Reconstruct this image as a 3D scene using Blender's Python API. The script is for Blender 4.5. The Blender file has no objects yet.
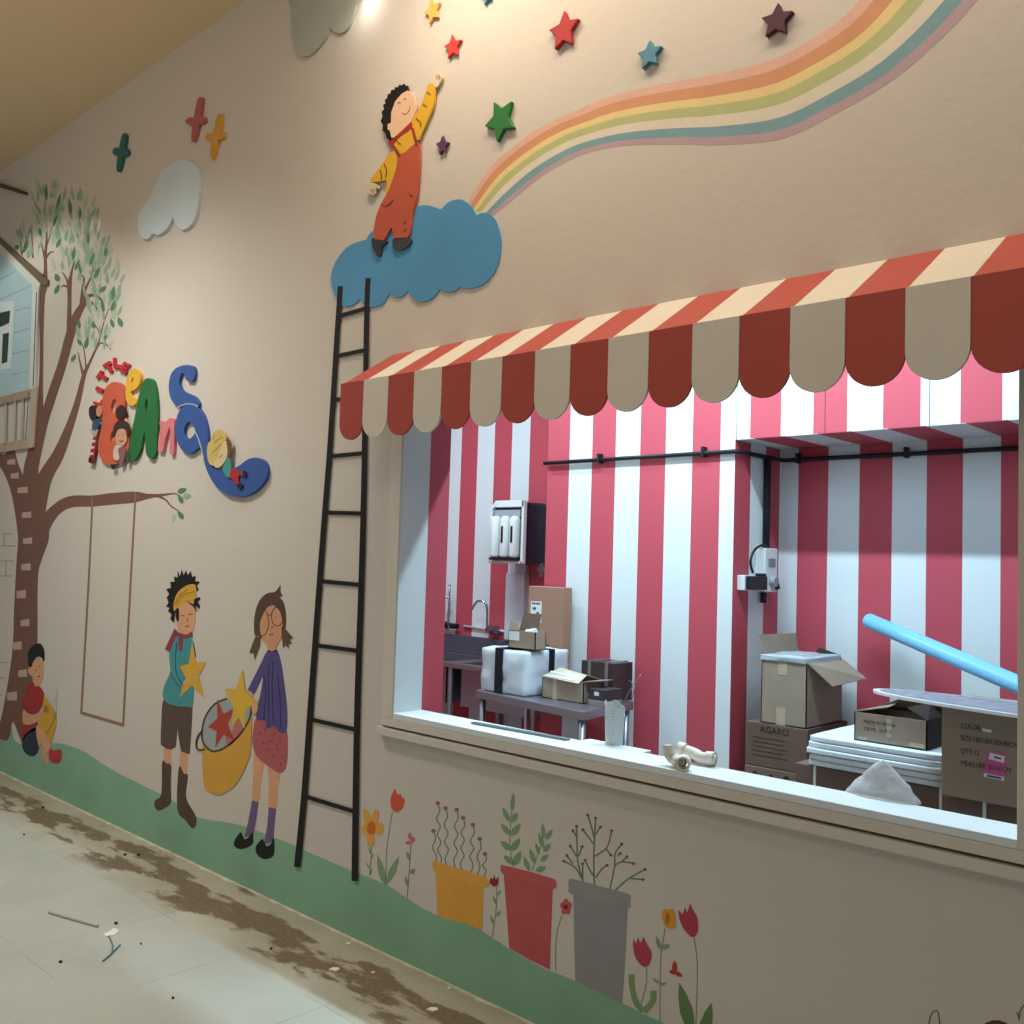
import bpy, bmesh, math, random
from mathutils import Vector, Matrix
from mathutils.geometry import tessellate_polygon
random.seed(7)
S = bpy.context.scene
COL = S.collection

# ---------------------------------------------------------------- camera
FPX = 962.286
YAW, PIT, ROL = math.radians(46.7116), math.radians(2.9472), math.radians(1.7999)
CAM = Vector((0, -2.588, 1.6))
fw = Vector((-math.cos(YAW)*math.cos(PIT), math.sin(YAW)*math.cos(PIT), math.sin(PIT)))
rt = fw.cross(Vector((0, 0, 1))).normalized(); up = rt.cross(fw)
rt, up = rt*math.cos(ROL)+up*math.sin(ROL), -rt*math.sin(ROL)+up*math.cos(ROL)
cd = bpy.data.cameras.new('camera'); co = bpy.data.objects.new('camera', cd); COL.objects.link(co)
cd.sensor_fit = 'HORIZONTAL'; cd.sensor_width = 36; cd.lens = FPX/1024*36; cd.clip_start = .02
co.matrix_world = Matrix.Translation(CAM) @ Matrix((rt, up, -fw)).transposed().to_4x4()
S.camera = co
# ---------------------------------------------------------------- light and exposure
S.view_settings.view_transform = 'Standard'; S.view_settings.look = 'None'
S.view_settings.exposure = 0.0; S.view_settings.gamma = 1
w = bpy.data.worlds.new('world'); S.world = w; w.use_nodes = True
w.node_tree.nodes['Background'].inputs[0].default_value = (.86, .93, 1, 1)
w.node_tree.nodes['Background'].inputs[1].default_value = .24

def area(name, loc, target, sx, sy, power, col, spread=180):
    l = bpy.data.lights.new(name, 'AREA'); l.shape = 'RECTANGLE'; l.size = sx; l.size_y = sy
    l.energy = power; l.color = col; l.spread = math.radians(spread)
    o = bpy.data.objects.new(name, l); COL.objects.link(o); o.location = loc
    if target: o.rotation_euler = (Vector(target)-Vector(loc)).to_track_quat('-Z', 'Y').to_euler()
    return o
def spot(name, loc, target, power, col, angle, blend=.6, r=.04):
    l = bpy.data.lights.new(name, 'SPOT'); l.energy = power; l.color = col
    l.spot_size = math.radians(angle); l.spot_blend = blend; l.shadow_soft_size = r
    o = bpy.data.objects.new(name, l); COL.objects.link(o); o.location = loc
    o.rotation_euler = (Vector(target)-Vector(loc)).to_track_quat('-Z', 'Y').to_euler()
    return o
WARM = (1, .84, .65)
area('kitchen_tube_light', (-2.3, .98, 3.36), None, 2.6, .06, 112, (.62, .87, 1))
area('kitchen_recess_light', (-4.9, 1.3, 3.5), None, 1.2, .06, 62, (.64, .88, 1))
area('wall_wash_light', (-1.5, -.52, 4.42), None, 3.2, .16, 46, WARM)
spot('wall_downlight', (-2.75, -.6, 4.45), (-2.75, -.15, 2.8), 34, WARM, 110, 1, .12)
spot('left_downlight', (-5.2, -1.5, 4.45), (-5.2, -1.15, 0), 385, (.97, .98, .95), 122, .95, .25)
area('ceiling_fill_light', (-5.5, -3.2, 3.0), (-5.5, -2.2, 4.5), 1.0, 1.0, 16, (1, .80, .58))  # unseen fill light, added to brighten the ceiling
area('room_fill_light', (-1.5, -3.4, 4.3), (-2.2, -.6, 0), 1.2, 1.2, 22, (1, .90, .76))  # soft fill added behind the camera, no visible source
spot('tree_downlight', (-7.2, -1.3, 4.1), (-7.1, 0.0, 1.2), 46, (.90, .97, .90), 118, .3, .05)

# ---------------------------------------------------------------- projection helpers (photo pixel -> point of a plane)
def ray(x, y): return fw + rt*((x-512)/FPX) - up*((y-512)/FPX)
def at(x, y, ax, val):
    d = ray(x, y); return CAM + d*((val-CAM[ax])/d[ax])
def W(x, y, lvl=0): return at(x, y, 1, -lvl)
def Z(ox, oy, s, pts): return [(ox+p[0]/s, oy+p[1]/s)+tuple(p[2:]) for p in pts]

# ---------------------------------------------------------------- materials
def srgb(c):
    return tuple((x/255/12.92 if x/255 <= .04045 else ((x/255+.055)/1.055)**2.4) for x in c)
_m = {}
def mat(name, c, rough=.6, metal=0., noise=.06, scale=6., spec=.3, bump=0., bscale=60., alpha=1., trans=0.):
    if name in _m: return _m[name]
    m = bpy.data.materials.new(name); m.use_nodes = True; nt = m.node_tree
    b = nt.nodes['Principled BSDF']; c = srgb(c)
    b.inputs['Roughness'].default_value = rough; b.inputs['Metallic'].default_value = metal
    b.inputs['Specular IOR Level'].default_value = spec
    g = nt.nodes.new('ShaderNodeNewGeometry')
    n = nt.nodes.new('ShaderNodeTexNoise'); n.inputs['Scale'].default_value = scale; n.inputs['Detail'].default_value = 5
    nt.links.new(g.outputs['Position'], n.inputs['Vector'])
    mx = nt.nodes.new('ShaderNodeMix'); mx.data_type = 'RGBA'
    mx.inputs[6].default_value = tuple(v*(1-noise*1.6) for v in c)+(1,)
    mx.inputs[7].default_value = tuple(min(1, v*(1+noise*1.6)) for v in c)+(1,)
    nt.links.new(n.outputs['Fac'], mx.inputs[0]); nt.links.new(mx.outputs[2], b.inputs['Base Color'])
    if bump:
        n2 = nt.nodes.new('ShaderNodeTexNoise'); n2.inputs['Scale'].default_value = bscale; n2.inputs['Detail'].default_value = 4
        nt.links.new(g.outputs['Position'], n2.inputs['Vector'])
        bp = nt.nodes.new('ShaderNodeBump'); bp.inputs['Strength'].default_value = bump; bp.inputs['Distance'].default_value = .01
        nt.links.new(n2.outputs['Fac'], bp.inputs['Height']); nt.links.new(bp.outputs['Normal'], b.inputs['Normal'])
    b.inputs['Alpha'].default_value = alpha
    b.inputs['Transmission Weight'].default_value = trans
    _m[name] = m; return m
def emis(name, c, s):
    m = bpy.data.materials.new(name); m.use_nodes = True; nt = m.node_tree; nt.nodes.clear()
    e = nt.nodes.new('ShaderNodeEmission'); e.inputs[0].default_value = (*c, 1); e.inputs[1].default_value = s
    o = nt.nodes.new('ShaderNodeOutputMaterial'); nt.links.new(e.outputs[0], o.inputs[0]); return m
RED_P, WHITE_P = (188, 78, 90), (218, 222, 224)
def stripes(name, axis, phase, width):
    """painted stripes: white where floor((p-phase)/width) is even"""
    m = bpy.data.materials.new(name); m.use_nodes = True; nt = m.node_tree; b = nt.nodes['Principled BSDF']
    b.inputs['Roughness'].default_value = .55; b.inputs['Specular IOR Level'].default_value = .25
    g = nt.nodes.new('ShaderNodeNewGeometry'); s = nt.nodes.new('ShaderNodeSeparateXYZ')
    nt.links.new(g.outputs['Position'], s.inputs[0])
    def mth(op, a, v):
        n = nt.nodes.new('ShaderNodeMath'); n.operation = op; nt.links.new(a, n.inputs[0]); n.inputs[1].default_value = v; return n.outputs[0]
    x = mth('SUBTRACT', s.outputs[axis], phase); x = mth('DIVIDE', x, width*2); x = mth('FRACT', x, 0) ; x = mth('GREATER_THAN', x, .5)
    mx = nt.nodes.new('ShaderNodeMix'); mx.data_type = 'RGBA'
    mx.inputs[6].default_value = (*srgb(WHITE_P), 1); mx.inputs[7].default_value = (*srgb(RED_P), 1)
    nt.links.new(x, mx.inputs[0]); nt.links.new(mx.outputs[2], b.inputs['Base Color'])
    return m

# ---------------------------------------------------------------- mesh builder
ORG = {}
class MB:
    def __init__(s): s.v = []; s.f = []
    def add(s, vs, fs):
        n = len(s.v); s.v += [Vector(v) for v in vs]; s.f += [tuple(n+i for i in f) for f in fs]; return s
    def box(s, x0, x1, y0, y1, z0, z1, rot=None, c=None):
        vs = [Vector((x, y, z)) for x in (x0, x1) for y in (y0, y1) for z in (z0, z1)]
        if rot:
            c = Vector(c) if c else sum(vs, Vector())/8
            vs = [rot @ (v-c) + c for v in vs]
        return s.add(vs, [(0, 1, 3, 2), (4, 6, 7, 5), (0, 4, 5, 1), (2, 3, 7, 6), (0, 2, 6, 4), (1, 5, 7, 3)])
    def quad(s, a, b, c, d, th):
        """thin sheet through four points with thickness"""
        a, b, c, d = map(Vector, (a, b, c, d)); n = (b-a).cross(d-a).normalized()*th
        return s.add([a, b, c, d, a+n, b+n, c+n, d+n], [(0, 3, 2, 1), (4, 5, 6, 7), (0, 1, 5, 4), (1, 2, 6, 5), (2, 3, 7, 6), (3, 0, 4, 7)])
    def tube(s, pts, r, n=12, cap=True):
        pts = [Vector(p) for p in pts]; rs = r if isinstance(r, (list, tuple)) else [r]*len(pts)
        base = len(s.v); ref = None
        for i, p in enumerate(pts):
            t = (pts[min(i+1, len(pts)-1)]-pts[max(i-1, 0)]).normalized()
            if ref is None: ref = t.orthogonal().normalized()
            ref = (ref - t*ref.dot(t)).normalized(); bi = t.cross(ref)
            for k in range(n):
                a = 2*math.pi*k/n; s.v.append(p+(ref*math.cos(a)+bi*math.sin(a))*rs[i])
        for i in range(len(pts)-1):
            for k in range(n):
                a = base+i*n+k; b = base+i*n+(k+1) % n; s.f.append((a, b, b+n, a+n))
        if cap:
            s.f.append(tuple(base+k for k in range(n))[::-1]); s.f.append(tuple(base+(len(pts)-1)*n+k for k in range(n)))
        return s
    def slab(s, loops, lvl, th):
        """flat shape on the mural wall: loops of photo pixels, front face at y=-lvl"""
        ws = [[W(p[0], p[1], lvl) for p in L] for L in loops]
        return s.slabw(ws, th)
    def slabw(s, ws, th):
        flat = [p for L in ws for p in L]; n = len(flat); base = len(s.v)
        tris = tessellate_polygon([[Vector((p.x, p.z, 0)) for p in L] for L in ws])
        s.v += flat + [Vector((p.x, p.y+th, p.z)) for p in flat]
        for t in tris:
            a, b, c = (flat[i] for i in t)
            if (b-a).cross(c-a).y > 0: t = (t[0], t[2], t[1])
            s.f.append(tuple(base+i for i in t)); s.f.append(tuple(base+n+i for i in reversed(t)))
        k = 0
        for L in ws:
            m = len(L)
            for i in range(m):
                a = base+k+i; b = base+k+(i+1) % m; s.f.append((a, a+n, b+n, b))
            k += m
        return s
    def build(s, name, m, parent=None, org=None, bevel=0., smooth=False, subsurf=0):
        if parent is not None: org = ORG[parent.name]
        if org is None:
            lo = [min(v[i] for v in s.v) for i in range(3)]; hi = [max(v[i] for v in s.v) for i in range(3)]
            org = Vector(((lo[0]+hi[0])/2, (lo[1]+hi[1])/2, lo[2]))
        org = Vector(org)
        me = bpy.data.meshes.new(name); me.from_pydata([v-org for v in s.v], [], s.f); me.update()
        bm = bmesh.new(); bm.from_mesh(me); bmesh.ops.recalc_face_normals(bm, faces=bm.faces); bm.to_mesh(me); bm.free()
        o = bpy.data.objects.new(name, me); COL.objects.link(o); me.materials.append(m)
        if parent is not None: o.parent = parent
        else: o.location = org
        ORG[o.name] = org
        if smooth:
            for p in me.polygons: p.use_smooth = True
        if bevel:
            b = o.modifiers.new('bevel', 'BEVEL'); b.width = bevel; b.segments = 2; b.limit_method = 'ANGLE'
        if subsurf:
            b = o.modifiers.new('sub', 'SUBSURF'); b.levels = b.render_levels = subsurf
        return o
def tag(o, label=None, cat=None, group=None, kind=None):
    if label: o['label'] = label
    if cat: o['category'] = cat
    if group: o['group'] = group
    if kind: o['kind'] = kind
    return o
def thing(name, label, cat, loc, group=None):
    o = bpy.data.objects.new(name, None); COL.objects.link(o); o.location = loc; o.empty_display_size = .05
    ORG[o.name] = Vector(loc); return tag(o, label, cat, group)
def struct(o): o['kind'] = 'structure'; return o

def smooth_loop(pts, sub=5, closed=True):
    """Catmull-Rom through pixels; a point with a third element is a corner"""
    n = len(pts); out = []
    rng = range(n) if closed else range(n-1)
    for i in rng:
        p1, p2 = pts[i], pts[(i+1) % n]
        p0 = pts[(i-1) % n] if (closed or i > 0) else p1
        p3 = pts[(i+2) % n] if (closed or i+2 < n) else p2
        if len(p1) > 2 and closed: p0 = p1
        if len(p2) > 2 and closed: p3 = p2
        for k in range(sub):
            t = k/sub; t2 = t*t; t3 = t2*t
            out.append(tuple(.5*((2*p1[j])+(-p0[j]+p2[j])*t+(2*p0[j]-5*p1[j]+4*p2[j]-p3[j])*t2+(-p0[j]+3*p1[j]-3*p2[j]+p3[j])*t3) for j in range(len(p1) if not closed else 2)))
    if not closed: out.append(tuple(pts[-1]))
    return out
def stroke_loop(pts, w=None, sm=True):
    """outline of a brush stroke; pts (x, y, width) in pixels"""
    pts = [tuple(p) if len(p) > 2 else (p[0], p[1], w) for p in pts]
    if sm and len(pts) > 2: pts = smooth_loop(pts, 5, False)
    L, R = [], []
    for i, p in enumerate(pts):
        a = pts[max(i-1, 0)]; b = pts[min(i+1, len(pts)-1)]
        dx, dy = b[0]-a[0], b[1]-a[1]; l = math.hypot(dx, dy) or 1; h = p[2]/2
        L.append((p[0]-dy/l*h, p[1]+dx/l*h)); R.append((p[0]+dy/l*h, p[1]-dx/l*h))
    return L+R[::-1]
def leaf_loop(x, y, length, width, ang):
    """pointed leaf centred at pixel x, y; ang 0 = upright, positive leans right"""
    a = math.radians(ang); ux, uy = math.sin(a), -math.cos(a); vx, vy = -uy, ux
    out = []
    for t in (0, .25, .5, .75, 1, .75, .5, .25):
        out.append(t)
    prof = [(0, 0), (.2, .38), (.45, .5), (.75, .33), (1, 0), (.75, -.33), (.45, -.5), (.2, -.38)]
    return [(x+ux*(t-.5)*length+vx*k*width, y+uy*(t-.5)*length+vy*k*width) for t, k in prof]
def ell(x, y, rx, ry, ang=0, n=18):
    a = math.radians(ang)
    return [(x+rx*math.cos(t)*math.cos(a)-ry*math.sin(t)*math.sin(a), y+rx*math.cos(t)*math.sin(a)+ry*math.sin(t)*math.cos(a)) for t in (2*math.pi*k/n for k in range(n))]
def star_loop(tips, k=.6):
    cx = sum(p[0] for p in tips)/5; cy = sum(p[1] for p in tips)/5; out = []
    for i in range(5):
        a, b = tips[i], tips[(i+1) % 5]
        # slightly rounded tip
        pi = tips[i-1]
        mx, my = (a[0]+b[0])/2, (a[1]+b[1])/2; qx, qy = (a[0]+pi[0])/2, (a[1]+pi[1])/2
        inn = (cx+(mx-cx)*k, cy+(my-cy)*k); inp = (cx+(qx-cx)*k, cy+(qy-cy)*k)
        out += [(a[0]+(inp[0]-a[0])*.12, a[1]+(inp[1]-a[1])*.12), (a[0]+(cx-a[0])*.02, a[1]+(cy-a[1])*.02), (a[0]+(inn[0]-a[0])*.12, a[1]+(inn[1]-a[1])*.12), inn]
    return out
def paint_mat(c, noise=.07): return mat('paint_%d_%d_%d' % c, c, .62, noise=noise, scale=9, bump=.08, bscale=40)
LV = .00035
def piece(name, parent, c, loops, lvl=1, sm=True, th=None, base=0., m=None, label=None, multi=False, kind=None):
    """one painted piece (a loop) or several loops of one colour; lvl counts paint layers above base"""
    if multi and name in ('step', 'bud', 'leaf', 'baluster') and len(loops) > 1:
        for L in loops: o = piece(name, parent, c, [L], lvl, sm, th, base, m, label, True)
        return o
    mb = MB(); loops = loops if multi else [loops]
    j = 0
    for L in loops:
        if sm and not multi: L = smooth_loop(L)
        mb.slab([L], base+lvl*LV+j*.00001, th or LV*.9); j += 1
        if j > 25: j = 0
    o = mb.build(name, m or paint_mat(c), parent)
    if label: o['label'] = label
    if kind: o['kind'] = kind
    return o
def motif(name, label, cat, px, lvl=0, group=None):
    return thing(name, label, cat, W(px[0], px[1], lvl), group)

# ================================================================= STRUCTURE
WALL_C = (208, 198, 186)
m_wall = mat('wall_paint', WALL_C, .75, noise=.02, scale=1.3, bump=.12, bscale=25)
m_inner = mat('inner_white_paint', (200, 206, 210), .6, noise=.02)
OX0, OX1, OZ0, OZ1, TH = -3.053, -.712, .945, 2.25, .235
TJ = .133
CEIL = 4.53
w_ = MB()
w_.box(-13, OX0, 0, TH, 0, CEIL); w_.box(OX1, 2.4, 0, TH, 0, CEIL)
w_.box(OX0, OX1, 0, TJ, 0, OZ0); w_.box(OX0, OX1, 0, TH, OZ1, CEIL)
struct(w_.build('wall_front', m_wall, org=(0, 0, 0)))
w_ = MB(); w_.box(OX0-.3, OX1+.9, TH, .45, 2.365, 3.8); struct(w_.build('trim_8', mat('inner_white_paint', (200, 206, 210)), org=(0, 0, 0)))
# jamb lining (white, inside the opening)
m_jamb = mat('jamb_white', (206, 212, 214), .5, noise=.03)
j_ = MB(); j_.box(OX0, OX0+.004, -.018, TJ, .965, OZ1); j_.box(OX1-.004, OX1, -.0, TJ, .965, OZ1); j_.box(OX0, OX1, -.018, TJ, OZ1-.004, OZ1)
struct(j_.build('trim_2', m_jamb, org=(0, 0, 0)))
j_ = MB(); j_.box(OX0, OX0+.004, TJ, TH+.014, .8, OZ1); struct(j_.build('trim_6', mat('red_wall_paint', RED_P, .55, noise=.02), org=(0, 0, 0)))
# sill board and trims
s_ = MB(); s_.box(OX0-.0, OX1, -.02, TJ+.004, .945, .968)
s_.box(at(588, 739, 2, .968).x, at(648, 751, 2, .968).x, TJ+.004, .19, .945, .968)
struct(s_.build('window_1', mat('sill_white', (222, 228, 230), .45, noise=.03, scale=14), org=(0, 0, 0), bevel=.002))
m_trim = mat('trim_beige', (216, 206, 192), .6, noise=.04, scale=12)  # wall beige made lighter, painting in the light the trim catches
t_ = MB(); t_.box(-3.124, .9, -.022, 0, .912, .9445); t_.box(-3.124, OX0, -.022, 0, .945, OZ1+.07); t_.box(OX1, OX1+.075, -.022, 0, .945, OZ1+.07); t_.box(OX0, OX1, -.022, 0, OZ1, OZ1+.07)
t_.box(-3.15, .9, -.030, 0, .872, .903)
struct(t_.build('trim_1', m_trim, org=(0, 0, 0), bevel=.002))
g_ = MB(); g_.box(-3.13, .9, -.004, 0, .903, .912); g_.box(-3.131, -3.1245, -.006, 0, .905, OZ1+.07)
struct(g_.build('trim_7', mat('groove_dark', (120, 106, 92), .8), org=(0, 0, 0)))
# ceiling
ce = MB(); ce.box(-13, 2.4, -7, 0, CEIL, CEIL+.15)
struct(ce.build('ceiling', mat('ceiling_paint', (226, 202, 164), .8, noise=.02), org=(0, 0, 0)))

# floor : cast concrete tiles, dirt along the wall
def floor_mat():
    m = bpy.data.materials.new('concrete_floor'); m.use_nodes = True; nt = m.node_tree; b = nt.nodes['Principled BSDF']; L = nt.links.new
    N = nt.nodes.new
    g = N('ShaderNodeNewGeometry'); sp = N('ShaderNodeSeparateXYZ'); L(g.outputs['Position'], sp.inputs[0])
    def mth(op, a, v=None, c=None):
        n = N('ShaderNodeMath'); n.operation = op
        for i, q in enumerate((a, v, c)):
            if q is None: continue
            if isinstance(q, (int, float)): n.inputs[i].default_value = q
            else: L(q, n.inputs[i])
        return n.outputs[0]
    def noise(sc, det=5, vec=None, rough=.5):
        n = N('ShaderNodeTexNoise'); n.inputs['Scale'].default_value = sc; n.inputs['Detail'].default_value = det; n.inputs['Roughness'].default_value = rough
        L(vec or g.outputs['Position'], n.inputs['Vector']); return n.outputs['Fac']
    def ramp(f, a, b_, ):
        n = N('ShaderNodeMapRange'); L(f, n.inputs[0]); n.inputs[1].default_value = a; n.inputs[2].default_value = b_; n.interpolation_type = 'SMOOTHSTEP'; return n.outputs[0]
    def mix(f, a, b_):
        n = N('ShaderNodeMix'); n.data_type = 'RGBA'
        if isinstance(f, (int, float)): n.inputs[0].default_value = f
        else: L(f, n.inputs[0])
        for i, q in ((6, a), (7, b_)):
            if isinstance(q, tuple): n.inputs[i].default_value = (*srgb(q), 1)
            else: L(q, n.inputs[i])
        return n.outputs[2]
    x, y = sp.outputs[0], sp.outputs[1]
    base = mix(ramp(noise(2.2, 6), .35, .65), (160, 160, 146), (180, 180, 168))
    base = mix(ramp(noise(1.1, 3), .52, .72), base, (166, 156, 132))
    # inner tiles tinted pale blue-grey, painting in kitchen light spilt on the floor
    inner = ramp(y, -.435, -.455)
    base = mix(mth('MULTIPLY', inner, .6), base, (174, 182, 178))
    # joints
    def joint(c, ph, per):
        f = mth('DIVIDE', mth('SUBTRACT', c, ph), per); f = mth('FRACT', f); f = mth('ABSOLUTE', mth('SUBTRACT', f, .5)); return ramp(f, .494, .4985)
    jn = mth('MAXIMUM', joint(x, -2.855, .5945), joint(y, -.452, .6))
    jn = mth('MULTIPLY', jn, ramp(noise(1.7, 2), .38, .6))
    base = mix(mth('MULTIPLY', jn, .42), base, (92, 84, 68))
    # dirt band
    mp = N('ShaderNodeMapping'); mp.inputs['Scale'].default_value = (.65, 1.8, 1); L(g.outputs['Position'], mp.inputs[0])
    nz = noise(3.6, 8, mp.outputs[0], .62)
    band = mth('MULTIPLY', ramp(y, -.40, -.24), ramp(y, -.07, -.15))
    soft = mth('MULTIPLY', ramp(y, -.42, -.2), .55)
    base = mix(soft, base, (140, 126, 100))
    d = ramp(mth('ADD', mth('MULTIPLY', nz, 1.35), mth('MULTIPLY', band, .21)), .77, .87)
    d = mth('MULTIPLY', d, ramp(y, -.44, -.34))
    fine = noise(38, 6)
    dirt = mix(fine, (66, 52, 34), (120, 100, 72))
    base = mix(mth('MULTIPLY', d, .88), base, dirt)
    # plaster crumbs at the foot of the wall
    ed = mth('MULTIPLY', ramp(mth('ADD', y, mth('MULTIPLY', noise(9, 6), .07)), .012, .035), .75)
    base = mix(ed, base, (206, 198, 172))
    L(base, b.inputs['Base Color']); b.inputs['Roughness'].default_value = .62; b.inputs['Specular IOR Level'].default_value = .35
    bp = N('ShaderNodeBump'); bp.inputs['Strength'].default_value = .25; bp.inputs['Distance'].default_value = .01
    L(noise(30, 6), bp.inputs['Height']); L(bp.outputs[0], b.inputs['Normal'])
    return m
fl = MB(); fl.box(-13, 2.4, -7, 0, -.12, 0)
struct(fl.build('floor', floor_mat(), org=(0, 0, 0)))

# ---- kitchen shell
YB, YN, YC = 1.9, 2.40, 2.80
XB0, XB1 = -3.935, -2.622
XL = -6.4
ZB = 2.28
SW = .175
ph_b = -3.76
m_sb = stripes('stripes_back', 0, ph_b, SW)
m_sn = stripes('stripes_niche', 0, -2.511+.175, .175)
m_sc = stripes('stripes_recess', 0, -5.474, .188)
m_ss = stripes('stripes_side', 1, 1.9-.164, .164)
m_redp = mat('red_wall_paint', RED_P, .55, noise=.02)
KZ = 3.8
b_ = MB(); b_.box(XB0, XB1, YB, YC+.1, 0, KZ); struct(b_.build('wall_back', m_sb, org=(0, 0, 0)))
b_ = MB(); b_.box(XL-.1, XB0, YC, YC+.1, 0, KZ); struct(b_.build('wall_recess', m_sc, org=(0, 0, 0)))
b_ = MB(); b_.box(XL-.1, XL, TH, YC, 0, KZ); struct(b_.build('wall_left', m_redp, org=(0, 0, 0)))
b_ = MB(); b_.box(XB1, .6, YN, YN+.1, 0, KZ); struct(b_.build('wall_niche', m_sn, org=(0, 0, 0)))
b_ = MB(); b_.box(XB1-.0, XB1+.002, YB+.001, YN, 0, ZB); struct(b_.build('wall_niche_side', m_ss, org=(0, 0, 0)))
b_ = MB(); b_.box(XB1, .6, YB, YN, ZB+.003, KZ); struct(b_.build('wall_bulkhead', m_sb, org=(0, 0, 0)))
b_ = MB(); b_.box(XB1+.002, .6, YB+.001, YN, ZB, ZB+.003); struct(b_.build('trim_4', m_sn, org=(0, 0, 0)))
b_ = MB()   # panel seams on the bulkhead
for px in (737, 825, 929.5): X = at(px, 415, 1, YB).x; b_.box(X-.0015, X+.0015, YB-.0015, YB, ZB, KZ)
struct(b_.build('trim_5', mat('seam_dark', (70, 72, 76), .8), org=(0, 0, 0)))
b_ = MB(); b_.box(.6, .7, TH, YN, 0, KZ); struct(b_.build('wall_right', m_inner, org=(0, 0, 0)))
b_ = MB(); b_.box(XL, .6, TH, YC, KZ, KZ+.1); struct(b_.build('ceiling_kitchen', m_inner, org=(0, 0, 0)))
b_ = MB(); b_.box(XL, .6, TH, YC, -.1, 0); struct(b_.build('floor_kitchen', mat('kitchen_floor', (128, 122, 116), .5, bump=.1), org=(0, 0, 0)))

# ================================================================= AWNING
RED_A, CRE_A = (178, 78, 66), (220, 211, 196)
m_red, m_cre = mat('awning_red', RED_A, .6, noise=.05, scale=4), mat('awning_cream', CRE_A, .6, noise=.04, scale=4)
AY, AX0 = -.252, -3.164
AZF = at(682, 326.5, 1, AY).z; AZT = 2.461; AZB = 2.06
PIT_A = .151
aw = thing('awning', 'red and cream striped awning with scalloped edge over the serving hatch', 'awning', (AX0, 0, AZF))
NF = 18
for i in range(NF):
    x0, x1 = AX0+i*PIT_A, AX0+(i+1)*PIT_A; m = m_cre if i % 2 else m_red; lab = 'cream' if i % 2 else 'red'
    c = MB(); g = .0004
    c.add([(x0+g, 0, AZT), (x1-g, 0, AZT), (x1-g, AY, AZF), (x0+g, AY, AZF), (x0+g, 0, AZT-.014), (x1-g, 0, AZT-.014), (x1-g, AY+.001, AZF-.010), (x0+g, AY+.001, AZF-.010)],
          [(0, 1, 2, 3), (4, 7, 6, 5), (0, 4, 5, 1), (1, 5, 6, 2), (2, 6, 7, 3), (3, 7, 4, 0)])
    c.build('canopy_panel', m, aw)['label'] = lab+' sloping panel'
    f = MB(); r = (x1-x0)/2; zc = AZB+r*1.0
    if i in (1, 0, 4): zc += .002
    pts = [Vector((x0+g, AY-.0, AZF-.0005)), Vector((x1-g, AY-.0, AZF-.0005))]
    pts += [Vector((x0+r+(r-g)*math.cos(t), AY-.0, zc-r*.98*math.sin(t))) for t in (math.pi*k/20 for k in range(21))]
    f.slabw([[p+Vector((0, -.0102-.0012*(i % 2), 0)) for p in pts]], .010)
    f.build('scallop', m, aw)['label'] = lab+' hanging scallop'
fr = MB(); fr.box(AX0, AX0+NF*PIT_A, AY+.012, AY+.035, AZF-.05, AZF-.02); fr.box(AX0, AX0+NF*PIT_A, -.03, 0, AZT-.09, AZT-.042)
fr.build('frame', mat('awning_frame', (120, 100, 84), .6), aw)

# ================================================================= MURAL
C_SK = (216, 160, 120); BLK = (24, 22, 22)
def ln(name, parent, c, lines, w=.9, lvl=6, base=0., label=None):
    return piece(name, parent, c, [stroke_loop(l, w) for l in lines], lvl, multi=True, base=base, label=label)
# --- green hill band
top = [(-60, 730), (-20, 738), (0, 739), (7, 741), (11, 727), (15, 741), (25, 744), (40, 742), (57, 743), (70, 746), (85, 752), (100, 762), (120, 774), (140, 784), (170, 799), (197.5, 817), (240, 825), (285, 841.6), (320, 857), (348, 869), (387, 885), (408, 899), (433, 913.5), (457, 920), (481, 930.5), (508, 948), (543, 968), (576, 981), (622, 1003), (643, 1013.6), (675, 1028), (730, 1050), (800, 1090)]
hl = [W(x, y, LV) for x, y in smooth_loop(top, 5, False)]
hl += [Vector((1.8, -LV, .30)), Vector((1.8, -LV, 0.002)), Vector((W(-60, 730).x, -LV, .002))]
mb = MB(); mb.slabw([hl], LV*.8)
m_gr = mat('grass_green_paint', (134, 176, 146), .65, noise=.14, scale=2.6, bump=.08)
tag(mb.build('painted_grass_hill', m_gr), 'green painted grass hill along the bottom of the mural wall', 'mural painting')

# --- rainbow
sec = [((466, 205), (491, 218)), ((488, 170), (513, 200)), ((512, 147.5), (544, 175)), ((544.5, 125), (579.5, 156)), ((579.5, 109), (612, 147.5)), ((612, 96), (640, 145)), ((662, 84), (680, 144.5)), ((712, 75), (725, 145)), ((768, 61), (785, 138)), ((805, 43), (843, 110)), ((843, 17.5), (893, 80)), ((868, -12), (943, 37.5)), ((900, -60), (985, -8)), ((940, -120), (1040, -75))]
A_ = smooth_loop([s[0] for s in sec], 5, False); B_ = smooth_loop([s[1] for s in sec], 5, False)
rb = motif('painted_rainbow', 'long pastel rainbow sweeping from the blue cloud to the top edge', 'mural painting', (680, 145))
for (f0, f1, c, nm) in ((0, .13, (222, 176, 156), 'pale pink'), (.13, .30, (212, 150, 110), 'orange'), (.30, .42, (232, 206, 144), 'yellow'), (.42, .57, (184, 188, 132), 'green'), (.57, .73, (222, 212, 192), 'pale cream'), (.73, .88, (126, 162, 170), 'teal blue'), (.88, 1, (186, 160, 166), 'mauve')):
    def lerp(f): return [(a[0]+(b[0]-a[0])*f, a[1]+(b[1]-a[1])*f) for a, b in zip(A_, B_)]
    piece('band', rb, c, lerp(f0)+lerp(f1)[::-1], 1, sm=False, label=nm+' band')

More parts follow.
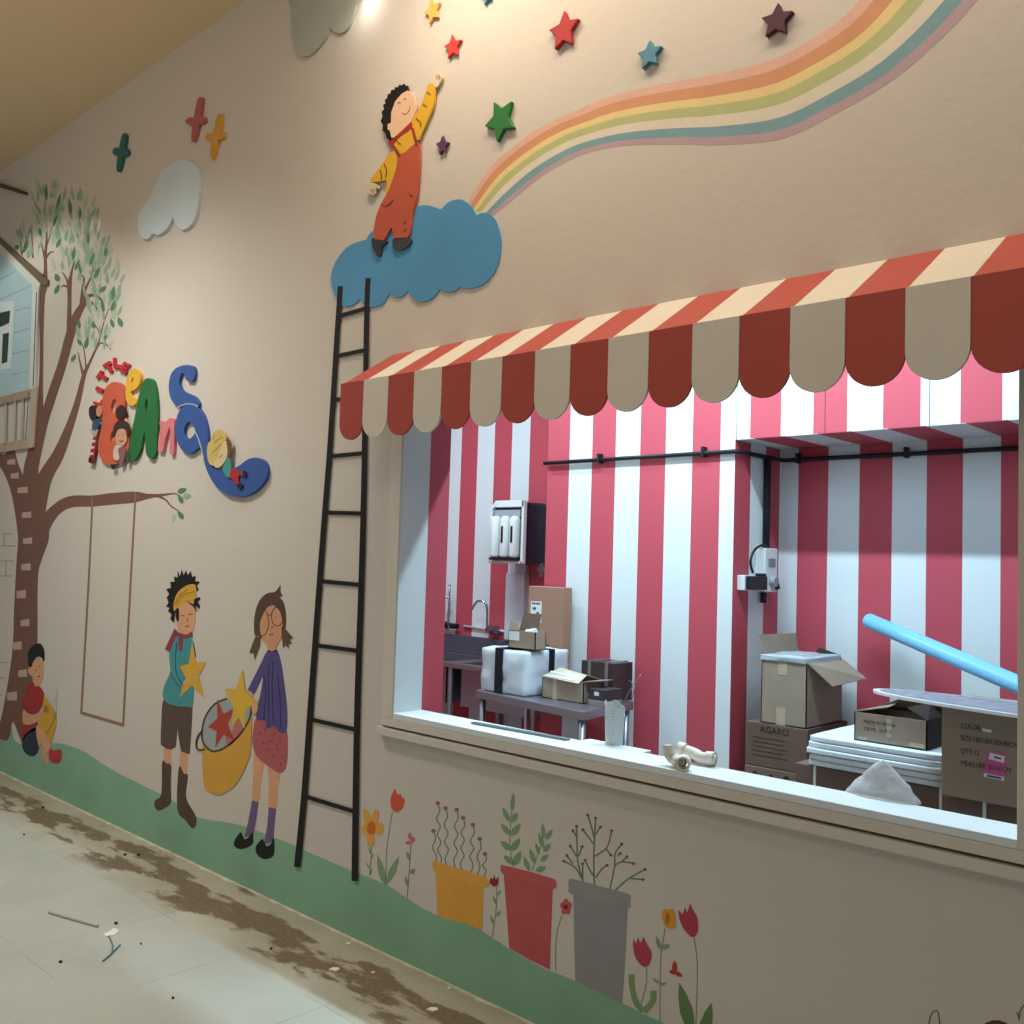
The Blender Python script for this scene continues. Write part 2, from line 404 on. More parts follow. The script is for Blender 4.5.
# --- blue cloud
CB = .006
cl = Z(320, 60, 4.096, [(45, 880), (70, 815), (120, 760), (190, 735, 1), (215, 700), (290, 660), (370, 640, 1), (390, 605), (430, 594), (470, 603), (495, 612, 1), (530, 580), (580, 572), (620, 600), (637, 637, 1), (680, 625), (720, 660), (740, 740), (730, 830), (690, 900), (640, 930), (600, 935), (576, 928, 1), (545, 948), (510, 948), (490, 938, 1), (460, 975), (410, 990), (375, 970), (360, 945, 1), (335, 968), (305, 970), (282, 955, 1), (255, 1000), (205, 1012), (180, 1003), (163, 976, 1), (140, 1000), (100, 1010), (68, 980), (50, 930)])
m_cb = mat('cloud_blue_paint', (84, 150, 192), .6, noise=.12, scale=2.2)
mb = MB(); mb.slab([smooth_loop(cl)], CB, CB)
tag(mb.build('blue_cloud', m_cb), 'blue puffy cloud under the feet of the boy in red overalls', 'cloud cutout')

# --- grey clouds
mb = MB(); mb.slab([smooth_loop(Z(0, 0, 4, [(650, 682), (695, 648), (735, 640), (775, 655), (800, 700), (795, 780), (782, 860), (760, 902), (730, 918), (705, 900), (690, 868, 1), (670, 910), (635, 938), (608, 933, 1), (590, 955), (565, 948), (550, 900), (558, 850), (597, 795), (622, 735)]))], .018, .018)
tag(mb.build('white_cloud', mat('cloud_white_paint', (204, 216, 220), .45, noise=.05, scale=3)), 'pale blue-white cloud cutout hanging below the three little birds', 'cloud cutout')
mb = MB(); mb.slab([smooth_loop(Z(256, 0, 4, [(130, -60), (140, 40), (145, 150), (165, 210), (195, 225), (230, 210), (280, 150), (295, 110, 1), (320, 130), (350, 127), (378, 90), (400, 0), (380, -90), (250, -130)]))], .012, .012)
tag(mb.build('grey_cloud', mat('cloud_grey_paint', (172, 172, 162), .6, noise=.05, scale=3)), 'grey cloud cutout at the top edge beside the wall lamp', 'cloud cutout')

# --- stars
for tips, o, c, lab, th in (
    ([(208, 40), (265, 72), (237, 172), (168, 198), (147, 120)], (512, 0, 4), (176, 48, 44), 'large red wooden star right of the green one near the top', .018),
    ([(550, 158), (597, 182), (577, 252), (518, 275), (500, 212)], (512, 0, 4), (84, 138, 160), 'blue wooden star just above the middle of the rainbow', .018),
    ([(40, 10), (98, 42), (68, 127), (-12, 145), (-28, 72)], (768, 0, 4), (82, 44, 58), 'dark plum wooden star closest to the rainbow at the right', .018),
    ([(950, 405), (1022, 402), (1030, 510), (962, 568), (912, 505)], (256, 0, 4), (46, 118, 58), 'green wooden star left of the rainbow', .018),
    ([(782, 137), (820, 157), (805, 218), (766, 235), (751, 185)], (256, 0, 4), (206, 66, 56), 'small bright red star just above the raised hand', .013),
    ([(698, -8), (735, 8), (728, 68), (692, 97), (671, 50)], (256, 0, 4), (228, 176, 84), 'small yellow-orange star at the top edge beside the lamp', .013),
    ([(745, 540), (770, 568), (757, 610), (732, 618), (718, 575)], (256, 0, 4), (94, 56, 92), 'tiny purple star between the boy and the green star', .013),
    ([(918, -60), (955, -48), (938, -2), (912, 20), (895, -20)], (256, 0, 4), (80, 150, 160), 'teal star cut off by the top edge', .013)):
    mb = MB(); mb.slab([star_loop(Z(*o, tips), .62)], th, th)
    tag(mb.build('wooden_star', paint_mat(c), bevel=.003), lab, 'star cutout', None)

# --- birds
for (a, b, c1, c2, wd, wc, c, lab) in (
    ((497, 532), (470, 686), (450, 605), (511, 610), 22, 34, (48, 104, 98), 'teal bird cutout, leftmost of the three little birds'),
    ((800, 388), (770, 566), (742, 486), (818, 479), 24, 30, (182, 98, 94), 'pink-red bird cutout between the teal one and the yellow one'),
    ((878, 455), (845, 635), (820, 551), (893, 540), 24, 32, (214, 154, 66), 'yellow-orange bird cutout, rightmost of the three little birds')):
    q = Z(0, 0, 4, [a, b, c1, c2]); A, B, C, D = q; mid = ((A[0]+B[0])/2, (A[1]+B[1])/2)
    r_ = thing('bird_cutout', lab, 'bird cutout', W(*B, .0))
    mb = MB(); mb.slab([stroke_loop([(A[0], A[1], wd*.05), (A[0]*.9+B[0]*.1, A[1]*.9+B[1]*.1, wd*.2), (*mid, wd/4), (A[0]*.15+B[0]*.85, A[1]*.15+B[1]*.85, wd*.2), (B[0], B[1], wd*.08)])], .02, .02); mb.build('body', paint_mat(c), r_)
    mc = ((C[0]+D[0])/2, (C[1]+D[1])/2)
    mb = MB(); mb.slab([stroke_loop([(C[0], C[1], wc*.1), (C[0]*.8+D[0]*.2, C[1]*.8+D[1]*.2, wc/4), (mc[0], mc[1], wc*.17), (C[0]*.2+D[0]*.8, C[1]*.2+D[1]*.8, wc/4), (D[0], D[1], wc*.1)])], .0205, .02); mb.build('wing', paint_mat(c), r_)

# --- boy in overalls (thick cut-out)
def ZB1(p): return Z(320, 60, 4.096, p)
BT = .016
by = motif('overalls_boy_cutout', 'cutout boy in red overalls and yellow jumper reaching for the stars', 'figure cutout', (395, 250))
def bp(name, c, pts, lvl=0, sm=True, th=.009, label=None): return piece(name, by, c, ZB1(pts), lvl, sm, th=th, base=BT, label=label)
bp('raised_arm', (222, 170, 50), [(445, 98), (470, 106), (468, 150), (462, 190), (440, 245), (415, 300), (402, 328), (380, 300), (372, 258), (390, 225), (410, 190), (430, 140)], 0, label='yellow sleeve reaching up')
bp('lowered_arm', (222, 170, 50), [(280, 385), (305, 373), (322, 400), (318, 450), (300, 510), (285, 548), (268, 548), (272, 495), (240, 498), (203, 497), (225, 465), (255, 425), (270, 400)], 1)
bp('hand', (214, 196, 166), [(200, 503), (225, 505), (238, 516), (240, 524), (228, 530), (226, 545), (212, 553), (198, 540)], 0)
bp('hand', (220, 200, 170), [(465, 62), (476, 50), (488, 52), (499, 68), (492, 88), (484, 104), (474, 112), (464, 98)], 1)
bp('shoe', (52, 54, 56), [(212, 730), (240, 735), (272, 740), (270, 750), (254, 762), (247, 798), (235, 804), (226, 790), (214, 762)], 0)
bp('shoe', (62, 66, 66), [(300, 732), (330, 735), (365, 728), (372, 745), (355, 765), (325, 778), (300, 772), (296, 752)], 0)
bp('jumper', (224, 172, 54), [(300, 352), (340, 300), (372, 262), (398, 340), (385, 360), (345, 380), (315, 385)], 1)
ov = bp('overalls', (190, 88, 66), [(308, 372), (328, 384), (352, 374), (378, 350), (402, 342), (407, 370), (405, 450), (397, 550), (380, 620), (370, 700), (358, 727, 1), (300, 730, 1), (298, 702), (291, 688), (280, 705), (262, 738, 1), (222, 733, 1), (218, 712), (230, 640), (250, 590), (282, 530), (312, 440), (316, 400)], 2)
bp('scarf', (170, 48, 44), [(280, 338), (320, 305), (368, 258), (378, 266), (370, 285), (330, 314), (306, 340), (300, 356), (286, 352)], 3)
face = bp('face', (232, 190, 156), [(350, 128), (372, 132), (388, 160), (391, 200), (377, 245), (345, 280), (300, 318), (288, 305), (286, 290), (276, 282), (276, 262), (288, 256), (290, 210), (306, 165)], 4)
hair = [(362, 122), (356, 104), (348, 108), (342, 96), (334, 106), (326, 100), (318, 112), (308, 110), (304, 122), (292, 122), (288, 136), (276, 142), (274, 158), (264, 164), (268, 178), (258, 184), (262, 202), (252, 212), (256, 232), (248, 250), (258, 268), (256, 288), (268, 300), (272, 318), (288, 334), (292, 320), (288, 300), (276, 284), (277, 262), (290, 255), (291, 215), (308, 168), (334, 138)]
bp('hair', BLK, hair, 5, sm=False, label='black curly hair')
piece('collar_strap', by, (178, 74, 52), [Z(320, 60, 4.096, p) for p in ([(372, 275), (384, 278), (400, 335), (402, 350), (390, 350)], [(296, 350), (308, 352), (330, 385), (322, 398), (306, 372)])], 6, sm=False, multi=True, base=BT)
ln('outline', by, (70, 34, 28), [ZB1(l) for l in ([(298, 352), (326, 395)], [(375, 275), (396, 345)], [(252, 590), (265, 598), (285, 590), (298, 572)], [(366, 545), (372, 556), (382, 556)], [(436, 130), (452, 140)], [(420, 180), (438, 190)], [(392, 238), (410, 255), (412, 275)], [(262, 425), (272, 450), (268, 480)], [(245, 450), (252, 470), (250, 492)], [(300, 320), (330, 345)], [(340, 670), (352, 664)], [(342, 700), (354, 692)])], .7, 7, BT)
ln('finger_line', by, (128, 92, 72), [ZB1(l) for l in ([(474, 60), (477, 78)], [(482, 56), (484, 76)], [(490, 62), (489, 80)], [(208, 540), (214, 524)], [(218, 544), (220, 530)], [(226, 530), (236, 520)])], .45, 7, BT)
ln('smile', by, (120, 70, 56), [ZB1(l) for l in ([(336, 215), (350, 222), (366, 205), (368, 188)], [(318, 180), (324, 172), (330, 176)], [(342, 165), (348, 158), (354, 160)])], .5, 7, BT)

# --- painted ladder
ld = motif('black_ladder', 'tall black ladder leaning from the grass up to the blue cloud', 'ladder', (325, 870))
lb = CB+.0015
def rail(p):
    mb = MB(); mb.slab([stroke_loop([(x, y, 4.9+(y-280)/600*1.0) for x, y in p])], lb, .0013); mb.build('rail', paint_mat(BLK), ld)
rail([(340.3, 286), (336.8, 337), (332.9, 400), (329, 458), (324.7, 512), (319.3, 583), (314.4, 650), (309, 725), (303.8, 797), (296.8, 867)])
rail([(368, 278), (366.7, 307), (365.6, 370), (364.6, 433), (363.5, 494), (361, 585), (358.7, 650), (356.6, 725), (355.3, 805), (354.4, 881)])
for a, b in (((339.8, 315.8), (367, 308)), ((337, 356), (365.4, 350)), ((334, 400), (365, 396)), ((329.7, 456.4), (364.4, 453)), ((325, 512.5), (363, 513.5)), ((319.5, 581), (361.5, 585)), ((314.5, 645), (359, 651)), ((309, 719), (357, 730)), ((303.5, 796), (355.5, 812))):
    mb = MB(); mb.slab([stroke_loop([a, b], 4.2, False)], lb-.0003, .0010); mb.build('rung', paint_mat(BLK), ld)

# --- tree house (raised board)
HB = .015
hs = motif('tree_house_cutout', 'pale blue tree house with pitched roof at the left edge', 'house cutout', (10, 450))
def hp(name, c, pts, lvl=0, label=None, th=.013): return piece(name, hs, c, pts, lvl, False, th=th, base=HB, label=label)
m_sid = mat('siding_blue', (178, 204, 212), .5, noise=.04)
piece('siding', hs, None, [(-70, 180), (-10, 236), (0, 243), (37, 281), (35.5, 330), (31.5, 395), (0, 403), (-70, 420)], 0, False, th=.013, base=HB, m=m_sid)
hp('roof_board', (112, 96, 76), [(-70, 172), (0, 238.5), (47.6, 280), (46.8, 286), (41, 284), (0, 243.5), (-70, 184)], 3)
hp('fascia_board', (214, 214, 206), [(-70, 185), (0, 244), (40, 283), (38.5, 290), (34, 287), (0, 252.5), (-70, 198)], 2)
hp('corner_board', (216, 218, 212), [(32.5, 286), (38.4, 288), (34.5, 388), (29, 390)], 2)
wf = hp('window_frame', (216, 222, 222), [(-30, 304), (14, 301), (11, 368), (-30, 376)], 2)
hp('pane', (44, 62, 62), [(-30, 318), (-1, 313), (10.2, 310.5), (9.2, 323), (-1, 327.6), (-30, 332)], 3)
hp('pane', (52, 66, 64), [(2.8, 334), (9, 332.5), (7.2, 362), (1.5, 364)], 3)
ln('siding_groove', hs, (120, 142, 146), [[(0, 279.5), (16, 271)], [(0, 299.5), (31, 285.5)], [(14, 311), (30.5, 307)], [(14, 333), (30, 328)], [(12, 354), (29, 350)], [(11, 375), (28, 371)]], .55, 1, HB)
hp('handrail', (176, 150, 124), [(-70, 414), (0, 397), (37, 387.2), (36, 395.6), (0, 404.5), (-70, 422)], 4)
hp('deck_beam', (182, 162, 138), [(-70, 466), (0, 443.5), (31, 438.6), (32, 447.6), (0, 452.5), (-70, 474)], 4)
hp('corner_post', (190, 172, 150), [(31, 389), (37, 388), (32.5, 447), (27.5, 447)], 5)
piece('baluster', hs, (176, 176, 168), [stroke_loop(l, 1.3) for l in ([(5.8, 400), (4.8, 446)], [(15, 398), (13.6, 444)], [(22.7, 396), (20.8, 443)], [(-5, 403), (-6, 448)])], 4, multi=True, base=HB, label='thin pale railing bars')
ln('post_line', hs, (84, 90, 86), [[(28.8, 392), (25.4, 440)], [(36.4, 292), (33, 386)]], .8, 6, HB)
mb = MB(); mb.slab([[(-40, 171), (0, 183.2), (23.7, 191.2), (23.7, 194.4), (0, 187.6), (-40, 176)]], .03, .03)
tag(mb.build('brown_batten', paint_mat((94, 64, 48))), 'short brown wooden batten above the tree house roof', 'batten')

# --- tree
BR = (120, 84, 70)
tr = motif('painted_tree', 'tall brown painted tree with pale green leaves and a long side branch', 'mural painting', (22, 743))
trunk = [[(-6, 745), (2, 714), (9.7, 671), (13, 641), (14, 610), (16.4, 562), (17.8, 538), (13.7, 505), (8, 483), (0, 467), (-12, 456), (-6, 449), (3, 455), (8, 451), (14, 449), (18, 463), (24, 478), (32, 500), (40, 512), (46.5, 521), (49, 538), (42, 559), (38, 576), (37.6, 620), (37, 650), (33, 690), (28, 720), (24, 744), (19, 736), (13, 722), (10, 735), (6, 741), (0, 739)]]
br = []
def B(*p): br.append(stroke_loop(p))
B((30, 495, 17), (31, 470, 15), (35, 445, 11), (39, 415, 8), (41, 380, 4), (41.5, 340, 4), (42, 300, 5.5), (44, 285, 7), (45.5, 270, 3.5), (45.3, 255, 3.2), (46.5, 240, 2), (46.6, 225, 1.2))
B((34, 470, 8), (43, 425, 9), (52, 395, 9.5), (62, 365, 9), (70, 335, 9), (77, 315, 8), (86, 300, 5))
B((82, 303, 5), (87, 297, 4.2), (92, 295, 3)); B((91, 295, 3), (97, 296, 2.4), (101, 300, 2)); B((100.6, 299, 2), (103, 304, 1.6), (104.5, 311, .8)); B((84, 305, 4), (90, 302.5, 3), (94, 304.5, 2)); B((93.6, 304, 2), (96.5, 308, 1.4), (97.5, 312, .8))
B((80, 310, 4), (84, 292, 3), (91, 277, 1.6), (95, 262, .9))
B((69, 330, 5), (69.5, 300, 4), (69.5, 285, 4.5), (72, 270, 2), (77, 255, 1))
B((69.5, 288, 3), (66, 278, 1.8), (62, 272, 1)); B((69, 288, 2.5), (64, 285.5, 2), (61, 287, 1))
B((80, 312, 3), (83, 285, 2.6), (84, 278, 1.6), (81, 275, 1.2), (79, 276, .8))
B((45.5, 262, 2), (42.5, 248, 1.4), (41, 236, .8)); B((46, 258, 2.2), (50, 252.5, 1.8), (54, 252, 1)); B((46, 248, 1.6), (50, 235, .9), (52, 226, .6))
B((33, 520, 22), (44, 480, 15), (58, 455, 12), (70, 425, 8), (78, 400, 6), (84, 375, 4.2), (90, 362, 2.6), (97, 347, 2), (101, 343, 1.6), (107, 345, 1.3), (111, 350, .7))
B((84, 378, 3.4), (80, 362, 1.6), (78, 352, .8)); B((97, 348, 1.8), (100, 337, 1.4), (104, 322, 1.1), (109, 308, .8)); B((100, 338, 1.3), (98, 330, 1), (95, 325, .8))
B((86, 372, 1.6), (84, 350, 1), (78, 335, .7), (77, 326, .5))
B((36, 545, 16), (46, 522, 13), (58, 508, 11), (72, 501.5, 11.5), (92, 501, 11), (110, 499, 11.5), (134, 497, 11), (148, 496.2, 5), (162, 495, 2.6), (175, 493.6, 1.2), (180, 497, .7))
B((158, 496, 2.4), (166, 500, 1.6), (171, 506, 1.3), (179, 511, .8))
B((33, 258, 1.6), (32, 240, 1), (31.8, 228, .6)); B((22, 255, 1.4), (20.5, 240, .8), (20, 228, .6)); B((22, 254, 1), (26, 240, .7))
piece('trunk', tr, BR, [smooth_loop(trunk[0])]+br, 2, multi=True)
def leafset(name, c, L, lvl): piece(name, tr, c, [leaf_loop(*l) for l in L], lvl, multi=True, label=name.replace('_', ' '), kind='stuff')
dark = [(46, 192, 17, 3.4, 0), (58.6, 201, 17, 3.2, 14), (70, 207, 17, 4.2, -4), (55, 220.5, 13, 3.2, 16), (40, 232, 9, 3.4, -5), (80, 214, 11, 3, 6), (58.6, 243, 11, 4, 25), (57, 277.6, 9, 5.6, -20), (57, 289, 11, 4.6, 25), (17, 247, 6, 4.5, 50), (73.6, 253.5, 15, 3.6, 8), (77, 265, 12, 3.4, 22), (80, 269, 11, 3.2, -8), (92, 259, 15, 3.8, 22), (97, 272.5, 14, 4.4, 22), (88, 238, 12, 3.4, 0), (25.6, 246, 14, 4, 18),
        (113, 293, 15, 4.4, 6), (102.5, 305.5, 15, 3.8, -8), (113, 306, 12, 4.4, 20), (103, 289, 9, 4.8, 45), (120, 322, 11, 5.4, -20), (112, 323, 10, 4, -20), (93.4, 325, 7, 4.4, -15), (79, 324, 11, 3.4, -5), (86.5, 342.6, 13, 4.4, 14), (105.5, 252, 10, 4, 15), (182, 490.5, 10, 5.5, 70), (180.5, 499, 10, 5, -25), (180.5, 515, 10, 5, -35), (79, 342, 9, 3, -25), (105.5, 337, 6, 3.5, 30), (73.5, 358, 9, 4, 30)]
leafset('dark_leaves', (84, 130, 96), dark, 5)
mid, pale = [], []
for (cx, cy, rx, ry, n) in ((48, 202, 18, 22, 34), (80, 215, 22, 26, 46), (88, 255, 24, 26, 52), (104, 290, 20, 34, 44), (28, 240, 15, 15, 16), (60, 250, 12, 20, 12), (95, 335, 20, 16, 24), (50, 225, 12, 14, 12), (84, 342, 12, 14, 12)):
    for _ in range(n):
        a = random.uniform(0, 6.28); r = math.sqrt(random.random()); x, y = cx+rx*r*math.cos(a), cy+ry*r*math.sin(a)
        if y > 345+(x-100)*.4 or (x < 40 and y > 262): continue
        l = (x, y, random.uniform(9, 15), random.uniform(2.4, 3.8), (x-cx)*1.1+random.uniform(-8, 12))
        (mid if random.random() < .4 else pale).append(l)
mid += [(187, 496, 9, 6, 80), (96, 228, 10, 3, 0)]; pale += [(173.6, 518, 10, 3.6, 10)]
leafset('sage_leaves', (146, 172, 146), mid, 4)
piece('pale_leaves', tr, (176, 192, 166), [leaf_loop(*l) for l in pale], 3, multi=True, label='pale green leaves', kind='stuff')
piece('white_leaves', tr, (226, 232, 216), [leaf_loop(99, 225.5, 16, 3.8, 12), leaf_loop(92, 224.5, 15, 2.6, 6)], 6, multi=True, label='two white leaves')
rg = []
for (x, y, wd, hg) in ((34, 186, 24, 16), (44, 228, 24, 16), (68, 271, 30, 18), (80, 346, 28, 18), (83, 424, 27, 18), (78, 503, 28, 20), (64, 585, 28, 24), (75, 671, 26, 20), (52, 740, 26, 24), (68, 823, 26, 22), (36, 892, 30, 26)):
    x, y = x/3.012, 400+y/3.012; a, b = wd/6.02, hg/6.02; rg.append([(x-a, y-b+.8), (x+a, y-b-.5), (x+a, y+b), (x-a, y+b)])
piece('step', tr, (194, 164, 146), rg, 3, multi=True, label='pink steps nailed up the trunk')
sw = motif('painted_swing', 'thin brown rope swing hanging from the long tree branch', 'mural painting', (102, 722))
piece('rope', sw, (150, 112, 82), stroke_loop([(92.4, 497.4, 1.7), (88, 590, 1.8), (81, 713, 1.9)]), 6, sm=False)
piece('rope', sw, (150, 112, 82), stroke_loop([(135.4, 492, 1.7), (130, 590, 1.8), (123, 725, 1.9)]), 6, sm=False)
piece('seat', sw, (150, 112, 82), stroke_loop([(80.5, 712.4), (123.6, 725)], 2.6), 7, sm=False)
bl = motif('painted_brick_lines', 'thin grey brick outlines painted left of the tree trunk', 'mural painting', (5, 590))
ln('outline', bl, (128, 124, 112), [[(-8, 546), (15.5, 546)], [(4, 533.5), (12, 533.5)], [(4, 533.5), (4, 546)], [(-8, 561), (14, 561)], [(6, 561), (6, 576)], [(-8, 576), (12, 576)], [(-8, 661), (7, 663)], [(-8, 678), (5, 678)], [(-8, 694), (3, 695)]], .7, 1)

# --- LITTLE BEAns letters
LT = .018
def letter(name, c, loops, label, th=LT, sm=True):
    mb = MB(); mb.slab([smooth_loop(L) if sm else L for L in loops], th, th)
    return tag(mb.build(name, paint_mat(c), bevel=.003), label, 'letter')
def L1(p): return Z(60, 340, 6.4, p)
def L2(p): return Z(140, 350, 6.4, p)
letter('letter_b', (200, 92, 66), [L1([(345, 268), (392, 282), (412, 330), (415, 400), (408, 470), (400, 520), (428, 550), (442, 620), (436, 700), (410, 760), (365, 792), (310, 795), (268, 772), (245, 715), (246, 640), (268, 550), (268, 440), (275, 355), (300, 295)]), L1([(350, 376), (334, 395), (322, 440), (326, 484), (342, 470), (353, 425), (356, 390)]), L1([(335, 585), (320, 620), (320, 658), (338, 648), (350, 615), (346, 590)])], 'orange-red capital B letter cutout')
letter('letter_e', (224, 172, 58), [L1([(470, 183), (498, 190), (515, 225), (508, 280), (484, 312), (456, 328), (452, 346), (466, 368), (488, 372), (492, 398), (462, 421), (430, 402), (418, 350), (422, 270), (440, 210)]), L1([(466, 238), (456, 258), (458, 276), (468, 262), (470, 248)])], 'yellow letter e cutout between the B and the A')
letter('letter_a', (40, 106, 58), [L1([(562, 244), (595, 260), (612, 320), (622, 420), (622, 560), (615, 700), (598, 752), (572, 756), (550, 725), (545, 650), (540, 590), (526, 640), (510, 712), (478, 766), (446, 762), (440, 720), (455, 600), (480, 480), (505, 350), (530, 268)]), L1([(552, 374), (541, 420), (546, 466), (559, 435), (560, 395)])], 'dark green capital A letter cutout')
letter('letter_n', (214, 122, 126), [Z(70, 350, 4.876, [(436, 352), (452, 345), (462, 355), (478, 338), (498, 332), (508, 345), (508, 400), (504, 500), (496, 508), (484, 500), (487, 430), (486, 378), (476, 395), (462, 440), (452, 492), (440, 496), (428, 488), (432, 430), (440, 380)])], 'pink lower-case n letter cutout beside the green A')
letter('letter_s', (56, 88, 152), [L2([(240, 110), (300, 95), (340, 108), (350, 145), (340, 190), (318, 203), (292, 188), (290, 162), (275, 148), (256, 165), (250, 215), (268, 258), (310, 280), (350, 300), (374, 340), (372, 362, 1), (340, 345), (290, 343), (245, 366, 1), (213, 338), (190, 290), (184, 220), (200, 150)])], 'blue upper swirl of the letter s above the slide')
sl = thing('letter_s', 'blue lower swirl of the letter s ending in a curved slide', 'letter', W(240, 495, 0))
mb = MB(); mb.slab([smooth_loop(L2([(310, 348), (360, 362), (402, 415), (427, 500), (434, 580), (436, 660), (446, 730), (475, 760), (520, 772), (590, 762), (640, 735), (695, 697), (750, 690), (798, 718), (815, 780), (790, 850), (720, 915), (640, 940), (560, 925), (490, 875), (440, 800), (410, 715), (388, 620), (372, 628), (320, 664), (270, 640), (235, 580), (223, 500), (238, 420), (268, 368)])), smooth_loop(L2([(315, 460), (288, 485), (280, 530), (298, 568), (325, 562), (345, 540), (352, 515), (340, 485)]))], LT, LT)
mb.build('swirl', paint_mat((56, 88, 152)), sl, bevel=.003)
ln('white_line', sl, (190, 196, 204), [L2([(240, 366), (290, 346), (340, 347), (370, 364)]), L2([(350, 520), (370, 560), (390, 625), (405, 690)])], .9, 1, LT)  # thin white painted lines dividing the blue swirls
# small red LITTLE
G = {'L': [(0, 1), (.38, 1), (.38, .34), (1, .34), (1, 0), (0, 0)], 'I': [(.2, 1), (.8, 1), (.8, 0), (.2, 0)], 'T': [(0, 1), (1, 1), (1, .68), (.7, .68), (.7, 0), (.3, 0), (.3, .68), (0, .68)],
     'E': [(0, 1), (1, 1), (1, .74), (.42, .74), (.42, .62), (.9, .62), (.9, .38), (.42, .38), (.42, .26), (1, .26), (1, 0), (0, 0)]}
for i, (ch, x, y, hh, ww, an, lab) in enumerate((('L', 98.3, 402, 10, 7, -70, 'small red letter L, lowest at the start of the word LITTLE'), ('I', 98.8, 389.5, 7.5, 7, -64, 'small red letter I of LITTLE'), ('T', 101.8, 376.5, 10, 9, -58, 'small red letter T, first of the two in LITTLE'), ('T', 108.2, 367.5, 10.5, 8, -32, 'small red letter T, second of the two in LITTLE'), ('L', 116, 363, 11, 6.4, -4, 'small red letter L near the top of the word LITTLE'), ('E', 124.2, 368, 11, 7, 26, 'small red letter E at the end of the word LITTLE'))):
    a = math.radians(an); lp = []
    for u, v in G[ch]:
        dx, dy = (u-.5)*ww, (v-.5)*hh; lp.append((x+dx*math.cos(a)+dy*math.sin(a), y+dx*math.sin(a)-dy*math.cos(a)))
    mb = MB(); mb.slab([lp], 0.014, 0.014); tag(mb.build('letter_'+ch.lower(), paint_mat((186, 44, 52)), bevel=.0015), lab, 'letter')
# children on the letters
k1 = thing('child_cutout', 'small dark-haired child climbing a red ladder left of the B', 'figure cutout', W(92, 462, LT))
def kp(par, name, c, pts, lvl, f=L1, base=LT+.006, th=None, sm=True): return piece(name, par, c, f(pts), lvl, sm, base=base, th=.005)
kp(k1, 'hair', (46, 34, 32), [(185, 440), (205, 418), (230, 425), (240, 450), (228, 500), (208, 520), (188, 490)], 1)
kp(k1, 'face', (196, 134, 104), [(232, 440), (250, 420), (266, 430), (266, 470), (248, 490), (234, 480)], 2)
kp(k1, 'shirt', (60, 76, 104), [(212, 520), (238, 505), (254, 520), (240, 560), (226, 580), (205, 568)], 3)
kp(k1, 'leg', (170, 160, 164), [(192, 568), (215, 570), (240, 575), (232, 610), (215, 620), (205, 600)], 2)
kp(k1, 'ladder_rail', (150, 36, 46), [(216, 612), (240, 600), (214, 770), (205, 790), (180, 780), (190, 740)], 0)
piece('ladder_rung', k1, (214, 196, 196), [L1(p) for p in ([(206, 640), (226, 640), (224, 655), (204, 655)], [(200, 680), (220, 680), (218, 695), (198, 695)], [(194, 720), (214, 720), (212, 735), (192, 735)])], 2, multi=True, base=LT+.006)
kp(k1, 'shoe', (56, 30, 36), [(184, 755), (200, 750), (205, 785), (184, 775)], 3)
k2 = thing('child_cutout', 'small dark-haired child in white top sitting in front of the B', 'figure cutout', W(115, 465, LT))
kp(k2, 'hair_bun', (52, 36, 34), [(362, 440), (390, 415), (414, 435), (416, 480), (395, 508), (368, 505), (356, 475)], 2)
kp(k2, 'hair', (62, 42, 36), [(336, 600), (345, 550), (372, 518), (410, 516), (438, 540), (442, 600), (428, 620), (420, 580), (400, 566), (370, 575), (352, 620), (342, 625)], 4)
kp(k2, 'face', (206, 152, 122), [(350, 610), (368, 578), (400, 568), (424, 590), (426, 640), (405, 675), (372, 672), (354, 645)], 3)
kp(k2, 'top', (206, 188, 168), [(350, 680), (375, 668), (395, 680), (388, 730), (370, 770), (344, 760), (340, 720)], 2)
kp(k2, 'trousers', (140, 90, 98), [(372, 700), (405, 680), (422, 700), (410, 760), (395, 800), (382, 800), (380, 750)], 3)
kp(k2, 'shoe', (44, 36, 38), [(325, 800), (345, 795), (350, 815), (335, 828)], 2)
kp(k2, 'hand', (206, 152, 122), [(420, 500), (430, 520), (424, 545), (410, 520)], 3)
ln('features', k2, (70, 36, 34), [L1([(372, 610), (378, 612)]), L1([(400, 606), (406, 607)]), L1([(380, 645), (392, 650), (402, 642)])], .8, 8, LT+.006)
k2b = kp(k2, 'toy', (52, 84, 64), [(424, 720), (438, 715), (442, 760), (434, 790), (424, 780)], 1)
k3 = thing('child_cutout', 'small blond child in teal shirt and red trousers sliding down the blue s', 'figure cutout', W(235, 470, LT))
def kq(name, c, pts, lvl, sm=True): return kp(k3, name, c, pts, lvl, L2, LT+.006, None, sm)
kq('arm', (120, 78, 62), [(556, 590), (570, 575), (582, 600), (578, 660), (570, 690), (556, 680)], 2)
kq('hair', (206, 178, 100), [(470, 530), (505, 512), (540, 530), (548, 580), (520, 640), (500, 700), (470, 740), (440, 720), (428, 660), (436, 600), (455, 575)], 3)
kq('face', (216, 190, 150), [(545, 585), (560, 640), (550, 700), (515, 745), (480, 750), (475, 720), (500, 680), (520, 620)], 4)
kq('shirt', (64, 148, 140), [(540, 730), (562, 690), (576, 705), (582, 770), (570, 815), (545, 800), (528, 765)], 5)
kq('trousers', (176, 44, 50), [(582, 752), (620, 772), (662, 782), (658, 805), (630, 800), (628, 830), (632, 862), (612, 858), (590, 825), (572, 815)], 6, False)
kq('shoe', (30, 34, 60), [(658, 775), (676, 780), (676, 808), (660, 812)], 7)
kq('shoe', (30, 34, 60), [(618, 862), (648, 855), (655, 878), (632, 886)], 7)
